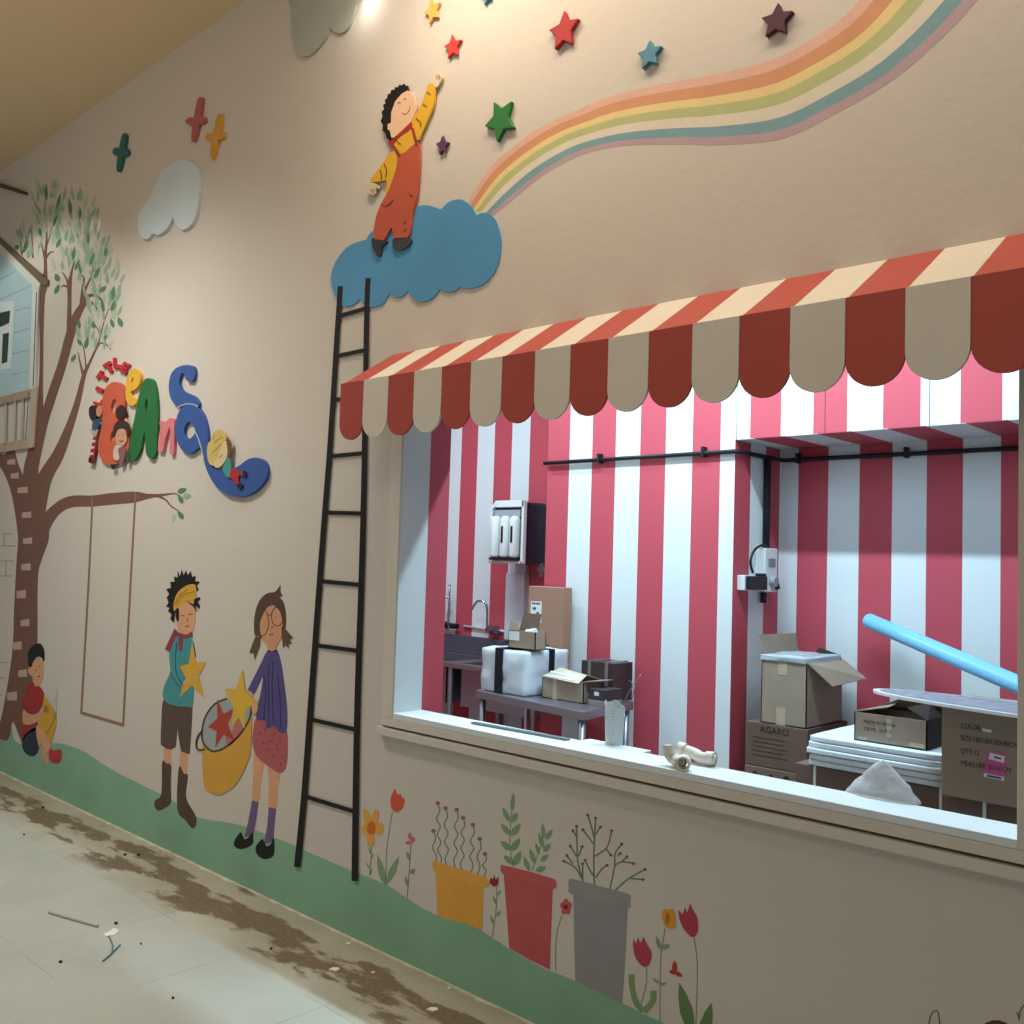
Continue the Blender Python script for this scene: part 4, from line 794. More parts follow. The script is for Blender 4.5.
# sink unit
sk = thing('sink_unit', 'stainless steel double sink unit with backsplash on legs', 'sink', (-5.1, 2.5, 0))
sx0, sx1, sy0, sy1, sz = -5.80, -4.25, 2.20, 2.795, .86
mb = MB(); mb.box(sx0, sx1, sy1-.03, sy1, sz, 1.0); mb.build('backsplash', mat('splash', (92, 92, 104), .5, .3), sk, bevel=.004)
mb = MB()
mb.box(sx0, sx1, sy0, sy0+.06, sz-.035, sz); mb.box(sx0, sx1, sy1-.09, sy1-.03, sz-.035, sz)
for a, b in ((sx0, sx0+.05), (-5.17, -5.02), (sx1-.05, sx1)): mb.box(a, b, sy0+.06, sy1-.09, sz-.035, sz)
mb.build('rim', m_steel, sk, bevel=.003)
for a, b in ((sx0+.05, -5.17), (-5.02, sx1-.05)):
    mb = MB(); t = .006; y_0, y_1 = sy0+.06, sy1-.09
    mb.box(a, b, y_0, y_0+t, sz-.30, sz-.03); mb.box(a, b, y_1-t, y_1, sz-.30, sz-.03); mb.box(a, a+t, y_0, y_1, sz-.30, sz-.03); mb.box(b-t, b, y_0, y_1, sz-.30, sz-.03); mb.box(a, b, y_0, y_1, sz-.306, sz-.30)
    mb.build('bowl', m_steel, sk)
for x in (sx0+.03, -5.095, sx1-.03):
    for y in (sy0+.03, sy1-.06):
        mb = MB(); mb.tube([(x, y, .0), (x, y, sz-.03)], .019, 10); mb.build('leg', m_steel, sk)
mb = MB(); mb.tube([(sx0+.03, sy0+.03, .18), (sx1-.03, sy0+.03, .18)], .012, 8); mb.tube([(sx0+.03, sy1-.06, .18), (sx1-.03, sy1-.06, .18)], .012, 8); mb.build('crossbar', m_steel, sk)
m_chr = mat('chrome', (150, 156, 166), .2, .9)
X = -5.66; fc = thing('tall_tap', 'tall chrome riser tap against the wall, left of the two taps', 'tap', (X, 2.75, 1.06))
mb = MB(); mb.tube([Vector(p) for p in smooth_loop([(X, 2.76, 1.06), (X, 2.72, 1.08), (X, 2.72, 1.25), (X-.02, 2.72, 1.30), (X-.08, 2.68, 1.31), (X-.10, 2.66, 1.27)], 5, False)], .010, 10); mb.tube([(X, 2.72, 1.26), (X, 2.72, 1.40)], [.005, .009], 8); mb.build('spout', m_chr, fc, smooth=True)
mb = MB(); mb.tube([(X-.09, 2.75, 1.07), (X+.07, 2.75, 1.07)], .022, 10); mb.tube([(X-.09, 2.70, 1.07), (X-.09, 2.79, 1.07)], .03, 10); mb.build('mixer_body', m_blk, fc)
X = -5.20; fc = thing('swan_neck_tap', 'chrome swan neck tap against the wall, right of the two taps', 'tap', (X, 2.75, 1.06))
mb = MB(); mb.tube([Vector(p) for p in smooth_loop([(X, 2.77, 1.07), (X, 2.70, 1.09), (X, 2.69, 1.22), (X-.02, 2.68, 1.28), (X-.08, 2.66, 1.285), (X-.12, 2.64, 1.22)], 5, False)], .009, 10); mb.build('spout', m_chr, fc, smooth=True)
mb = MB(); mb.tube([(X-.05, 2.75, 1.07), (X+.07, 2.75, 1.06)], .02, 10); mb.tube([(X+.02, 2.68, 1.075), (X+.02, 2.79, 1.075)], .026, 10); mb.build('mixer_body', m_chr, fc)
mb = MB(); mb.tube([(-5.55, 2.785, 1.075), (-4.9, 2.785, 1.06)], .009, 8); tag(mb.build('water_pipe', m_wpl, smooth=True), 'thin white water pipe between the two taps', 'pipe')

# steel table
tb = thing('steel_table', 'stainless steel work table carrying the wrapped package and cartons', 'table', (-3.54, 1.57, 0))
tz = .85
ta = math.radians(-7.5); FR = Vector((-3.091, 1.268, 0)); TL, TD = .905, .53
def tp(u, v, z): return Vector((FR.x-u*math.cos(ta)-v*math.sin(-ta), FR.y-u*math.sin(ta)+v*math.cos(ta), z))
def tbox(mb, u0, u1, v0, v1, z0, z1):
    return mb.add([tp(u, v, z) for u in (u0, u1) for v in (v0, v1) for z in (z0, z1)], [(0, 1, 3, 2), (4, 6, 7, 5), (0, 4, 5, 1), (2, 3, 7, 6), (0, 2, 6, 4), (1, 5, 7, 3)])
tbox(MB(), 0, TL, 0, TD, tz-.045, tz).build('table_top', m_steel, tb, bevel=.004)
for u in (.035, TL-.035):
    for v in (.035, TD-.035):
        mb = MB(); mb.tube([tp(u, v, 0), tp(u, v, tz-.04)], .02, 12); mb.build('leg', m_steel, tb, smooth=True)
tbox(MB(), .03, TL-.03, .03, TD-.03, .22, .25).build('shelf', m_steel_d, tb)

# wrapped package
pk = thing('wrapped_package', 'white plastic wrapped package with two black straps on the steel table', 'package', (-3.77, 1.55, tz))
kx0, kx1, ky0, ky1, kz = -3.972, -3.612, 1.40, 1.775, 1.103
def soft_box(x0, x1, y0, y1, z0, z1, amp, n=9, seed=1):
    bm = bmesh.new(); bmesh.ops.create_cube(bm, size=1); bmesh.ops.subdivide_edges(bm, edges=bm.edges[:], cuts=n, use_grid_fill=True)
    rnd = random.Random(seed); c = Vector(((x0+x1)/2, (y0+y1)/2, (z0+z1)/2)); s = Vector((x1-x0, y1-y0, z1-z0))
    from mathutils import noise as nz
    vs = []
    for v in bm.verts:
        p = v.co.copy(); r = max(0, (Vector((abs(p.x), abs(p.y), abs(p.z)))-Vector((.40, .40, .40))).length if min(abs(p.x), abs(p.y), abs(p.z)) > .40 else 0)
        e = sorted((abs(p.x), abs(p.y), abs(p.z)))[1]; f = 1-.035*max(0, (e-.38)/.12)
        q_ = Vector((p.x*s.x*f, p.y*s.y*f, p.z*s.z*f))+c
        d = nz.noise(q_*14+Vector((seed, 0, 0)))*amp+nz.noise(q_*34)*amp*.4
        q_ += p.normalized()*d
        if q_.z < z0: q_.z = z0
        vs.append(q_)
    fs = [tuple(v.index for v in f.verts) for f in bm.faces]; bm.free()
    mb = MB(); mb.add(vs, fs); return mb
soft_box(kx0, kx1, ky0, ky1, tz, kz, .010, 12).build('wrapping', mat('white_wrap', (206, 214, 222), .35, noise=.04), pk, smooth=True)
e = .007
mb = MB()
xs_ = -3.815
for (a, b, c, d, z0, z1) in ((xs_-.03, xs_+.03, ky0-e, ky1+e, kz-.002, kz+.004), (xs_-.03, xs_+.03, ky0-e-.004, ky0-e+.004, tz+.002, kz+.004), (xs_-.03, xs_+.03, ky1+e-.004, ky1+e+.004, tz+.002, kz+.004)): mb.box(a, b, c, d, z0, z1)
mb.build('strap', m_blk, pk, bevel=.002)
mb = MB(); ys_ = 1.61
mb.box(kx1+e-.004, kx1+e+.004, ys_-.022, ys_+.022, tz+.002, kz+.004); mb.box(kx0-e, kx1+e, ys_-.022, ys_+.022, kz-.001, kz+.005)
mb.build('strap', m_blk, pk, bevel=.002)

def carton_shell(x0, x1, y0, y1, z0, z1, t=.005):
    mb = MB(); mb.box(x0, x1, y0, y1, z0, z0+t)
    mb.box(x0, x1, y0, y0+t, z0, z1); mb.box(x0, x1, y1-t, y1, z0, z1); mb.box(x0, x0+t, y0, y1, z0, z1); mb.box(x1-t, x1, y0, y1, z0, z1); return mb
# tall carton against the wall
tx = [-3.965, -3.683]
tc = thing('cardboard_carton', 'tall closed brown carton standing behind the white wrapped package', 'carton', ((tx[0]+tx[1])/2, 1.79, tz))
mb = MB(); mb.box(tx[0], tx[1], 1.79, 1.87, tz, at(550, 587, 1, 1.79).z); mb.build('body', mat('cardboard_tan', (158, 120, 100), .8, noise=.05, scale=5), tc, bevel=.004)
mb = MB(); a = at(531, 601, 1, 1.789); b = at(541, 623, 1, 1.789); mb.box(a.x, b.x, 1.7885, 1.79, b.z, a.z); lb_ = mb.build('shipping_label', m_wpl, tc)
mb = MB()
for k, (u0, u1, v0, v1) in enumerate(((.1, .45, .86, .94), (.5, .85, .86, .94), (.2, .5, .6, .72), (.55, .8, .42, .5), (.2, .4, .3, .4), (.5, .7, .1, .18))): mb.box(a.x+(b.x-a.x)*u0, a.x+(b.x-a.x)*u1, 1.7878, 1.7886, b.z+(a.z-b.z)*v0, b.z+(a.z-b.z)*v1)
mb.build('printed_mark', mat('ink_grey', (70, 74, 84), .7), lb_)
# small open carton on the package
a = at(508, 650, 1, 1.44); b = at(535, 650, 1, 1.44); zz = kz+.006; zt2 = at(530, 632, 1, 1.44).z
sc = thing('cardboard_carton', 'small open carton with a raised lid on top of the white package', 'carton', ((a.x+b.x)/2, 1.5, zz))
carton_shell(a.x, b.x, 1.44, 1.53, zz, zt2).build('body', m_card2, sc)
zl = at(513, 612, 1, 1.54).z
mb = MB(); mb.quad((a.x+.005, 1.528, zt2), (b.x-.06, 1.528, zt2), (b.x-.05, 1.545, zl), (a.x+.025, 1.545, zl), .004); mb.build('lid_flap', m_cardd, sc)
mb = MB(); mb.quad((a.x, 1.44, zt2), (a.x+.07, 1.442, zt2+.005), (a.x+.065, 1.45, zt2+.045), (a.x+.005, 1.45, zt2+.05), .003); mb.build('flap', m_card2, sc)
mb = MB(); mb.box(a.x+.005, a.x+.085, 1.4385, 1.44, zz+.045, zt2-.005); mb.build('shipping_label', m_wpl, sc)
mb = MB(); mb.tube([(b.x-.11, 1.49, zt2-.012), (b.x-.05, 1.50, zt2-.0)], .02, 10); mb.build('contents', m_wpl, sc)
# long open carton in front
oc = thing('cardboard_carton', 'low open brown carton with ragged flaps at the front of the steel table', 'carton', (-3.42, 1.56, tz))
ox0, ox1, oy0, oy1, oz = -3.565, -3.268, 1.485, 1.64, .965
carton_shell(ox0, ox1, oy0, oy1, tz, oz).build('body', m_card2, oc)
mb = MB(); mb.quad((ox0, oy0, oz), (ox1-.02, oy0-.02, oz-.01), (ox1-.02, oy0+.05, oz+.03), (ox0+.07, oy0+.07, oz+.05), .004); mb.build('flap', mat('flap_paper', (196, 184, 162), .8, noise=.1), oc)
mb = MB(); mb.quad((ox0+.07, oy0+.07, oz+.05), (ox1-.02, oy0+.05, oz+.03), (ox1-.0, oy1, oz+.003), (ox0+.0, oy1, oz+.003), .004); mb.build('flap', m_card2, oc)
mb = MB(); mb.quad((ox1, oy0+.0, oz), (ox1+.09, oy0+.05, oz+.012), (ox1+.09, oy1-.02, oz+.012), (ox1, oy1, oz), .004); mb.build('flap', m_card2, oc)
mb = MB()
for q0, q1 in (((ox0+.02, oy0+.0, oz+.006), (ox1-.06, oy0-.01, oz+.002)), ((ox0+.03, oy0+.03, oz+.026), (ox1-.04, oy0+.02, oz+.014))): mb.quad(q0, q1, Vector(q1)+Vector((0, .008, .006)), Vector(q0)+Vector((0, .008, .006)), .002)
mb.build('packing_tape', m_wpl, oc)
mb = MB(); mb.box(ox0+.08, ox0+.11, oy0-.0012, oy0, tz, oz); mb.build('packing_tape', mat('tape_tan', (178, 160, 136), .4), oc)
# dark cartons behind
dc = thing('wrapped_carton', 'dark carton bound with clear tape at the back right of the steel table', 'carton', (-3.2, 1.75, tz))
mb = MB(); mb.box(-3.43, -3.205, 1.66, 1.84, tz, 1.06); mb.build('body', mat('dark_wrap', (62, 48, 50), .35, noise=.3, scale=14), dc, bevel=.004)
mb = MB()
for X in (-3.38, -3.26): mb.box(X, X+.02, 1.656, 1.844, tz, 1.064)
mb.build('packing_tape', mat('tape_clear', (120, 112, 110), .2), dc)
dc = thing('shoebox_carton', 'small dark box with a pale lid edge at the right table corner', 'carton', (-3.13, 1.56, tz))
mb = MB(); mb.box(-3.225, -3.115, 1.48, 1.62, tz+.03, .94); mb.build('body', mat('box_brown_dark', (66, 54, 56), .5), dc, bevel=.003)
mb = MB(); mb.box(-3.229, -3.111, 1.476, 1.624, tz, tz+.03); mb.build('lid', mat('lid_grey', (132, 122, 124), .6), dc, bevel=.002)
mb = MB(); mb.box(-3.19, -3.16, 1.4787, 1.48, .905, .925); mb.build('sticker', m_wpl, dc)
mb = MB(); mb.tube([Vector(p) for p in smooth_loop([tuple(tp(.03, .36, tz+.004)), tuple(tp(-.03, .36, tz+.006)), tuple(tp(-.06, .38, .92)), tuple(tp(-.12, .42, 1.02))], 5, False)], .0025, 6)
mb.tube([Vector(p) for p in smooth_loop([tuple(tp(.03, .42, tz+.004)), tuple(tp(-.05, .42, .87)), tuple(tp(-.06, .44, .95)), tuple(tp(.0, .47, .97))], 5, False)], .0025, 6)
tag(mb.build('loose_wire', mat('wire_grey', (150, 130, 130), .4, .5), smooth=True), 'loose thin wires sticking out past the right end of the table', 'wire')

# ---- right hand pile
zc1 = .832
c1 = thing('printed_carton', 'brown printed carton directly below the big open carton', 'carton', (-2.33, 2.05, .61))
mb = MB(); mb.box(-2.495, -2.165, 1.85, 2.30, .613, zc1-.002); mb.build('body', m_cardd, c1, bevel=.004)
text('printed_letters', 'AGARO', mat('ink_dark', (54, 34, 34), .7), c1, (-2.42, 1.8493, .785), (1, 0, 0), (0, 0, 1), .045)
mb = MB()
for k in range(5): mb.box(-2.46, -2.27-.02*(k % 2), 1.8488, 1.8496, .755-k*.022, .757-k*.022)
mb.build('printed_mark', _m['ink_dark'], c1)
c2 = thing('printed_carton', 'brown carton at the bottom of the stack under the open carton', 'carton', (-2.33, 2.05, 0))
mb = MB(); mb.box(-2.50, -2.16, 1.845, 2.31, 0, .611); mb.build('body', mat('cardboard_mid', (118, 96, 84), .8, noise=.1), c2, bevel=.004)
mb = MB()
for X, r_ in ((-2.44, .016), (-2.35, .013), (-2.27, .018)): mb.tube([(X, 1.846, .572), (X, 1.8445, .572)], r_, 12)
mb.build('printed_mark', _m['ink_dark'], c2)
# big open carton
bc = thing('cardboard_carton', 'big open carton with a folded-out flap and plastic lining in the niche', 'carton', (-2.3, 2.05, zc1))
bx0, bx1, by0, by1, bz = -2.42, -2.176, 1.855, 2.25, 1.148
carton_shell(bx0, bx1, by0, by1, zc1, bz).build('body', m_card2, bc)
mb = MB(); mb.quad((bx1, by0, bz), tuple(at(832, 687, 1, 1.93)), tuple(at(866, 679, 1, 2.18)), (bx1, by1, bz), .005); mb.build('flap', m_card2, bc)
mb = MB(); mb.quad((bx0, by0+.03, bz), (bx0, by1, bz), (bx0-.02, by1, bz+.115), (bx0-.03, by0+.02, bz+.12), .005); mb.build('flap', m_card2, bc)
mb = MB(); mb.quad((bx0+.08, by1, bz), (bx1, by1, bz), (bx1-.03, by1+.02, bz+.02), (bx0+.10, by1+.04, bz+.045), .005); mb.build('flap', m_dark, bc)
bm_ = soft_box(bx0-.01, bx1+.005, by0-.008, by1-.02, bz-.006, bz+.026, .012, 10, 4); bm_.build('plastic_lining', mat('clear_film', (176, 186, 194), .25, noise=.08, scale=20), bc, smooth=True)
mb = MB(); mb.box(bx0+.085, bx0+.135, by0-.0012, by0, zc1, zc1+.085); mb.box(bx0+.09, bx0+.14, by0-.0012, by0, bz-.07, bz); mb.build('packing_tape', _m['tape_tan'], bc)
# foam sheets stack
fx0, fx1, fy0, fy1 = -1.93, -1.355, 1.35, 1.84
zf = .768
for k in range(5):
    h = .0255; mb = soft_box(fx0+.006*math.sin(k*2.1), fx1+.005*math.sin(k*3), fy0+.005*math.cos(k*1.7), fy1, zf+k*h, zf+(k+1)*h-.0008, .0016, 8, k+3)
    tag(mb.build('foam_sheet', mat('foam_white', (216, 226, 232), .5, noise=.03), smooth=True), ('bottom', 'second lowest', 'middle', 'second highest', 'top')[k]+' white foam sheet of the stack under the dark open box', 'foam sheet', 'stacked white foam sheets')
zfo = zf+5*.0255
# strapped cartons below
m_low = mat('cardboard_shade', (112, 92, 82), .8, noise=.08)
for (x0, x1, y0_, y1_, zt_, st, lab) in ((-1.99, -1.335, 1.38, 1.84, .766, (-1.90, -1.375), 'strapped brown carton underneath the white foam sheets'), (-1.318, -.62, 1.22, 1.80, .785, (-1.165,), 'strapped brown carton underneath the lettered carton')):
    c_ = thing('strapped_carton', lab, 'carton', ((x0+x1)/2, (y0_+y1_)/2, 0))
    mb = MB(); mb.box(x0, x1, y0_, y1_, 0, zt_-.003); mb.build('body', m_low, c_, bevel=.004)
    for X in st:
        mb = MB(); mb.box(X-.006, X+.006, y0_-.002, y0_, 0, zt_-.003); mb.box(X-.006, X+.006, y0_, y1_, zt_-.003, zt_-.001); mb.build('packing_strap', m_wpl, c_)
# dark open box on the foam
d0 = at(854, 740, 1, 1.40); d1 = at(927, 740, 1, 1.40)
db = thing('open_box', 'open brown box with dark interior on top of the foam sheets', 'carton', ((d0.x+d1.x)/2, 1.5, zfo))
ex0, ex1, ey0, ey1, ez = d0.x, d1.x, 1.40, 1.62, zfo+.118
carton_shell(ex0, ex1, ey0, ey1, zfo, ez).build('body', m_card2, db)
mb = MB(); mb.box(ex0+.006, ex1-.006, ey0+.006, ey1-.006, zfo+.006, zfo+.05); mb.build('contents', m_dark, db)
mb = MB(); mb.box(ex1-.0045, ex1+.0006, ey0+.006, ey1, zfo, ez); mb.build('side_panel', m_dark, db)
mb = MB(); mb.quad((ex0, ey1, ez), (ex1, ey1, ez), (ex1+.03, ey1-.06, ez+.05), (ex0+.11, ey1-.03, ez+.05), .004); mb.build('flap', m_cardd, db)
mb = MB(); mb.quad((ex0, ey0, ez+.004), (ex0, ey1, ez), (ex0+.10, ey1-.03, ez+.03), (ex0+.12, ey0+.06, ez+.03), .004); mb.build('flap', m_card2, db)
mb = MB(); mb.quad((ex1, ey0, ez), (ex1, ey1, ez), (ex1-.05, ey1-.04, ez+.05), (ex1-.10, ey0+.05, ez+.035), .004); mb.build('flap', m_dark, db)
ink = mat('ink_brown', (92, 72, 62), .7)
text('printed_letters', 'MADE IN CHINA', ink, db, (ex0+.04, ey0-.0008, ez-.04), (1, 0, 0), (0, 0, 1), .018)
text('printed_letters', '150 ML  12 PCS', ink, db, (ex0+.04, ey0-.0008, ez-.068), (1, 0, 0), (0, 0, 1), .018)
for a_, b_2, c_2, d_2 in ((ex0+.02, ex0+.055, zfo+.006, zfo+.018), (ex1-.07, ex1-.012, zfo+.008, zfo+.024), ((ex0+ex1)/2-.012, (ex0+ex1)/2+.008, zfo+.03, ez-.01)):
    mb = MB(); mb.box(a_, b_2, ey0-.001, ey0, c_2, d_2); mb.build('sticker', mat('torn_label', (176, 164, 150), .6, noise=.2, scale=60), db)
# lettered carton
a = at(941, 750, 1, 1.15); lx0 = a.x; lz0, lz1 = .788, at(941, 702, 1, 1.15).z
lc = thing('lettered_carton', 'large brown carton with printed lettering and a pink label', 'carton', (lx0+.3, 1.4, lz0))
mb = MB(); mb.box(lx0, -.66, 1.15, 1.48, lz0, lz1); mb.build('body', mat('cardboard_grey', (150, 134, 118), .8, noise=.08, scale=6), lc, bevel=.006)
inkk = mat('ink_black', (58, 50, 48), .7)
for py, tx_ in ((728, 'COLOR:'), (740, 'SIZE:18X18X18X40CM'), (753, 'QTY:12'), (765, 'MEAS:18X18X40CM')):
    o_ = at(960.5, py, 1, 1.149); text('printed_letters', tx_, inkk, lc, (o_.x, 1.1492, o_.z), (1, 0, 0), (0, 0, 1), .027, .74)
def quadpx(name, c, pts, y, par, off=.0):
    mb = MB(); w4 = [at(x, y_, 1, y-off) for x, y_ in pts]; mb.slabw([w4], .0008); return mb.build(name, c, par)
quadpx('sticker', m_wpl, [(982, 728), (991.5, 730), (991.5, 733), (982, 731)], 1.149, lc)
pl = quadpx('pink_label', mat('label_pink', (206, 90, 150), .45), [(988, 750), (1007, 754.5), (1004, 782), (983, 777)], 1.149, lc); pl['label'] = 'pink and white label'
quadpx('label_patch', m_wpl, [(990, 752.5), (1005, 756.5), (1004, 763), (988.5, 759)], 1.148, pl)
quadpx('label_patch', m_wpl, [(984, 773), (1004.5, 777), (1004, 781), (983.5, 776.5)], 1.148, pl)
quadpx('label_mark', inkk, [(994, 756.2), (1001, 758), (1001, 759.6), (994, 757.8)], 1.147, pl)
quadpx('label_mark', mat('label_blue', (50, 90, 140), .5), [(987, 774.6), (1001, 777.4), (1001, 779.4), (987, 776.6)], 1.147, pl)
# silver board on top
bd = thing('silver_board', 'thin oval silver board with a white rim lying on the lettered carton', 'board', (-.98, 1.30, lz1))
cx, cy, ra, rb2 = -.90, 1.13, .685, .185
def disc(x, y, a_, b_, z0, z1, rotz):
    n = 48; mb = MB(); vs = []
    for z in (z0, z1):
        for k in range(n):
            t = 2*math.pi*k/n; u, v = a_*math.cos(t), b_*math.sin(t); vs.append((x+u*math.cos(rotz)-v*math.sin(rotz), y+u*math.sin(rotz)+v*math.cos(rotz), z))
    return mb.add(vs, [tuple(range(n))[::-1], tuple(range(n, 2*n))]+[(k, (k+1) % n, n+(k+1) % n, n+k) for k in range(n)])
disc(cx, cy, ra, rb2, lz1+.001, lz1+.012, math.radians(-8)).build('board', m_wpl, bd)
disc(cx, cy, ra-.025, rb2-.018, lz1+.012, lz1+.0135, math.radians(-8)).build('foil_face', mat('silver_foil', (150, 152, 166), .5, .5, noise=.35, scale=26, bump=.3, bscale=60), bd)
# blue tube
t0 = at(869, 621, 1, 2.28); t1 = at(1110, 724, 1, 1.58)
t1.z = max(t1.z, 0)
bt = thing('blue_tube', 'long light blue plastic tube leaning across the niche above the cartons', 'tube', t1)
dr = (t1-t0).normalized()
mb = MB(); mb.tube([t0, t1], .039, 24); mb.build('tube', mat('tube_blue', (126, 190, 226), .35, noise=.04), bt, smooth=False)
mb = MB(); mb.tube([t0-dr*.004, t0+dr*.01], .033, 24); mb.build('end_cap', mat('tube_inside', (70, 124, 172), .5), bt)
for p in bt.children[0].data.polygons: p.use_smooth = len(p.vertices) == 4
# plastic bag on the sill
def bag(cx, cy, z0):
    from mathutils import noise as nz
    n = 28; m_ = 12; vs = []; 
    for j in range(m_+1):
        v = j/m_
        for k in range(n):
            t = 2*math.pi*k/n; r = (1-v)**.8
            p = Vector((cx+.105*r*math.cos(t)+.0*v, cy+.045*r*math.sin(t), z0+.105*v))
            d = nz.noise(p*32)*.016*(1-abs(v-.35)); p += Vector((math.cos(t), math.sin(t)*.5, .35*v))*d
            p.z = max(p.z, z0); vs.append(p)
    mb = MB(); mb.add(vs, [(j*n+k, j*n+(k+1) % n, (j+1)*n+(k+1) % n, (j+1)*n+k) for j in range(m_) for k in range(n)]); return mb
pb = at(887, 796, 2, .968)
tag(bag(pb.x, min(pb.y, .15), .9685).build('plastic_bag', mat('bag_film', (236, 242, 250), .2, noise=.15, scale=30, alpha=.62, bump=.6, bscale=45), smooth=True), 'crumpled clear plastic bag at the inner edge of the white sill', 'plastic bag')
# sill items
SZ = .9682
a = at(471, 724, 2, SZ); b = at(566, 741, 2, SZ)
mb = MB(); mb.quad(a, b, b+Vector((0, .022, 0)), a+Vector((0, .022, 0)), -.008); mb.v = [Vector((v.x, v.y, SZ+abs(v.z-SZ))) for v in mb.v]
tag(mb.build('metal_strip', mat('strip_grey', (112, 130, 134), .4, .4)), 'long thin grey metal strip lying on the left of the sill', 'strip')
c = at(614, 744, 2, SZ)
cup = thing('paper_cup', 'upright white paper sleeve with a torn top standing on the sill', 'paper cup', (c.x, c.y, SZ))
n = 24; H = .145; vs = []
for ins in (0, 1):
    for lv in (0, 1):
        for k in range(n):
            t = 2*math.pi*k/n; r_ = (.036 if lv else .031)-.0015*ins
            h_ = H-(.040*max(0, math.cos(t-.3))**2+.006*math.sin(5*t) if lv else 0); vs.append((c.x+r_*math.cos(t), c.y+r_*math.sin(t), SZ+(h_ if lv else .002*ins)))
fs = []
for k in range(n):
    k2_ = (k+1) % n; fs += [(k, k2_, n+k2_, n+k), (2*n+k, 3*n+k, 3*n+k2_, 2*n+k2_), (n+k, n+k2_, 3*n+k2_, 3*n+k)]
fs += [tuple(range(n))[::-1], tuple(range(2*n, 3*n))]
mb = MB(); mb.add(vs, fs); mb.build('sleeve', mat('paper_white', (206, 214, 216), .7, noise=.06, scale=20, bump=.2), cup, smooth=False)
mb = MB(); rnd = random.Random(5)
for k in range(9):
    t0_ = -2.5+.03*k; z_ = SZ+.04+k*.010
    for s_i in range(5):
        ta = -2.55+s_i*.34+rnd.uniform(-.05, .05); tb_ = ta+rnd.uniform(.1, .25); rr = .0345+(z_-SZ)*.02
        mb.quad((c.x+rr*math.cos(ta), c.y+rr*math.sin(ta), z_), (c.x+rr*math.cos(tb_), c.y+rr*math.sin(tb_), z_), (c.x+rr*math.cos(tb_), c.y+rr*math.sin(tb_), z_+.0015), (c.x+rr*math.cos(ta), c.y+rr*math.sin(ta), z_+.0015), .0006)
mb.build('printed_mark', mat('ink_pale', (150, 160, 166), .7), cup)
m_ivo = mat('ivory_pvc', (230, 222, 206), .35, noise=.04)
def fitting(name, pts, r, lab):
    t = thing(name, lab, 'pipe fitting', (pts[0].x, pts[0].y, SZ))
    mb = MB(); mb.tube([Vector(p) for p in smooth_loop([tuple(p) for p in pts], 6, False)], r, 16, cap=False); mb.tube([Vector(p) for p in smooth_loop([tuple(p) for p in pts], 6, False)], r*.78, 16, cap=True); mb.build('elbow', m_ivo, t, smooth=True)
    for p, q_ in ((pts[0], pts[1]), (pts[-1], pts[-2])):
        d = (q_-p).normalized(); mb = MB(); mb.tube([p, p+d*.028], r*1.18, 16, cap=False); mb.tube([p+d*.001, p+d*.004], [r*1.18, r*1.18], 16, cap=False)
        mb.tube([p+d*.0005, p+d*.028], [r*.9, r*.9], 16, cap=False); mb.build('collar', m_ivo, t, smooth=True)
    return t
def sp_(x, y, h): v = at(x, y, 2, SZ+h); return v
r = .017
e1 = sp_(668, 748, .045); e2 = sp_(671, 759, .021); e3 = sp_(679, 763, .021)
fitting('pipe_elbow', [Vector(e2)+Vector((-.012, .0, .042)), Vector(e2)+Vector((-.008, 0, .014)), Vector(e2)+Vector((.008, .004, 0)), Vector(e3)+Vector((.0, .012, 0))], r, 'ivory plastic pipe elbow on the sill, end pointing up')
f1 = sp_(679, 752, .030)+Vector((0, .055, .01)); f1 = at(679, 748, 1, .13); f2 = at(696, 754, 1, .13); f3 = at(703, 758, 1, .13); f4 = at(713, 757, 1, .15)
fitting('pipe_bend', [Vector((f1.x, .13, f1.z)), Vector((f2.x, .125, f2.z)), Vector((f3.x, .12, max(f3.z, SZ+.022))), Vector((f3.x+.045, .13, max(f4.z, SZ+.022)))], .019, 'long ivory plastic pipe bend lying across the others on the sill')
g_ = sp_(683, 764, .023); dv = Vector((-.5, .86, 0)).normalized(); Ro, Ri, Lc = .0225, .0165, .045
mb = MB(); mb.tube([g_, g_+dv*Lc], Ro, 20, cap=False); mb.tube([g_, g_+dv*Lc], Ri, 20, cap=False)
sd = dv.cross(Vector((0, 0, 1))).normalized()
for e_ in (g_, g_+dv*Lc):
    vs = [e_+(sd*math.cos(t)+Vector((0, 0, 1))*math.sin(t))*q_ for q_ in (Ro, Ri) for t in (2*math.pi*k/20 for k in range(20))]
    mb.add(vs, [(k, (k+1) % 20, 20+(k+1) % 20, 20+k) for k in range(20)])
tag(mb.build('pipe_coupling', m_ivo, smooth=True), 'short ivory plastic pipe coupling with its open end facing out', 'pipe fitting')

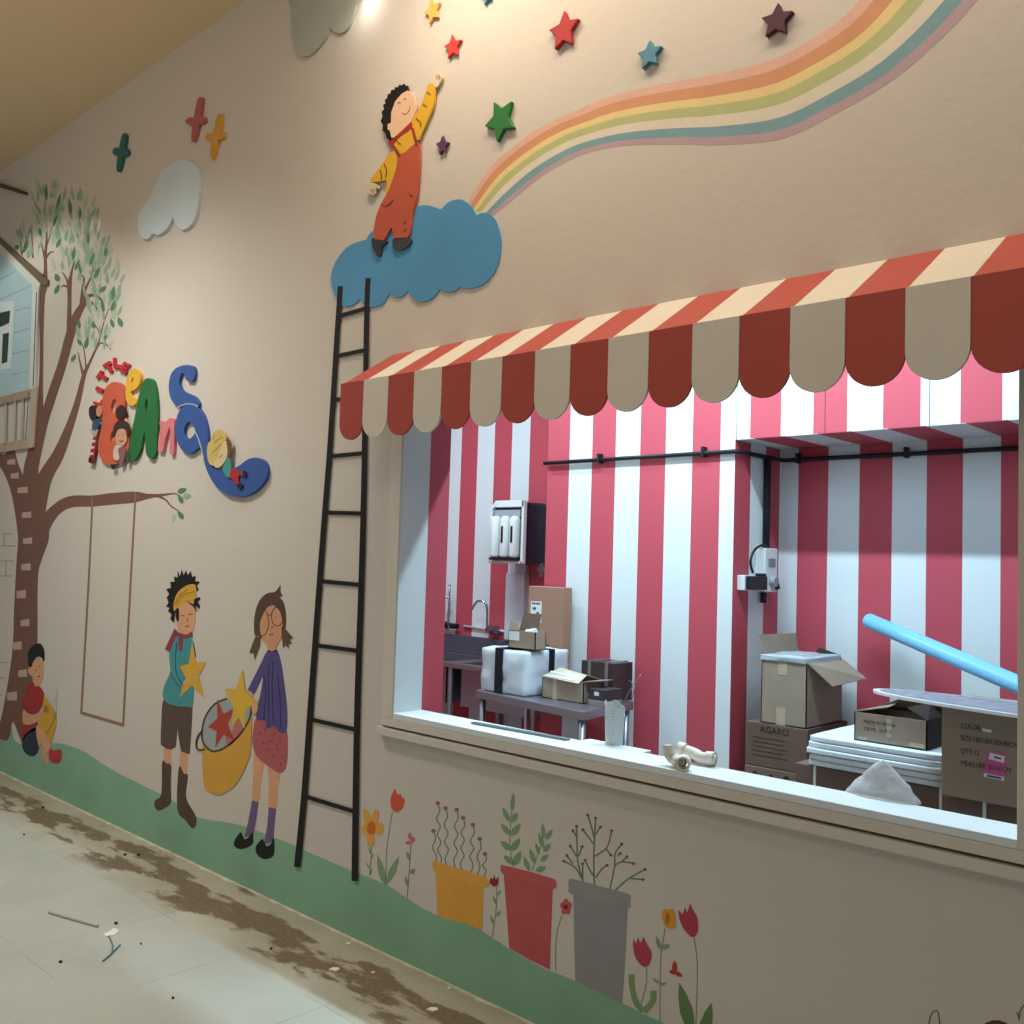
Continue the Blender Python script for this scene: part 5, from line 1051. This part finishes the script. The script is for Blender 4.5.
# ================================================================= DEBRIS ON THE FLOOR
a = at(49, 912, 2, .006); b = at(98, 926, 2, .006)
mb = MB(); mb.tube([a, b], .0065, 8); tag(mb.build('thin_rod', mat('rod_pale', (176, 172, 158), .5)), 'thin pale rod lying on the concrete floor', 'rod')
def scrap(name, pts, c, lab, cat, h=.004):
    mb = MB(); ws = [at(x, y, 2, h) for x, y in pts]; k = len(ws)
    mb.add(ws+[Vector((p.x, p.y, 0)) for p in ws], [tuple(range(k))]+[tuple(range(2*k-1, k-1, -1))]+[(i, (i+1) % k, k+(i+1) % k, k+i) for i in range(k)])
    return tag(mb.build(name, mat(name+'_%d' % c[0], c, .7)), lab, cat)
scrap('paper_scrap', [(103, 934), (110, 931), (113, 928), (118, 929), (118, 932), (113, 935), (106, 936)], (226, 224, 214), 'white curled paper scrap on the floor beside the rod', 'scrap')
mb = MB(); mb.tube([at(103, 961, 2, .003), at(110, 955, 2, .004), at(120, 945, 2, .003)], .004, 6); mb.tube([at(109, 936, 2, .003), at(113, 945, 2, .004), at(112, 953, 2, .003)], .003, 6)
tag(mb.build('blue_twine', mat('twine_blue', (96, 122, 132), .7)), 'forked bit of blue-grey twine on the floor under the paper scrap', 'twine')
for i, (x, y, s, lab) in enumerate(((116, 922.5, 3, 'small black chip just above the white paper scrap'), (60.5, 961, 3, 'small black chip at the lower left of the floor'), (173, 997, 2.2, 'round black chip in the lower middle of the pale floor'), (125, 854, 2.6, 'black chip in the dirt, left of a close pair'), (138.5, 854, 2.6, 'black chip in the dirt, right of a close pair'), (43, 807, 2.2, 'dark chip in the dirt near the left edge'), (24, 834, 1.6, 'tiny dark chip at the left edge of the floor'), (271, 948, 2, 'dark chip between the two wet stains'), (141, 943, 1.4, 'tiny dark chip right of the blue twine'))):
    s *= .62; scrap('black_chip', [(x-s, y), (x-s*.4, y-s*.45), (x+s*.8, y-s*.5), (x+s, y+.1), (x+s*.3, y+s*.5), (x-s*.7, y+s*.45)], (30, 26, 24), lab, 'chip', .005)
for x, y, s, lab in ((334, 969, 5.5, 'white plaster flake in the large stain'), (432, 1009, 6, 'white plaster flake nearest the bottom edge'), (348, 943, 2.4, 'small white plaster flake above the large stain'), (373, 972, 2, 'tiny white plaster flake right of the large stain'), (449, 988, 2.2, 'tiny white plaster flake near the wall at the bottom')):
    scrap('plaster_flake', [(x-s, y), (x-s*.2, y-s*.35), (x+s*.9, y-s*.3), (x+s, y+.3), (x+s*.2, y+s*.35)], (220, 212, 190), lab, 'flake', .004)
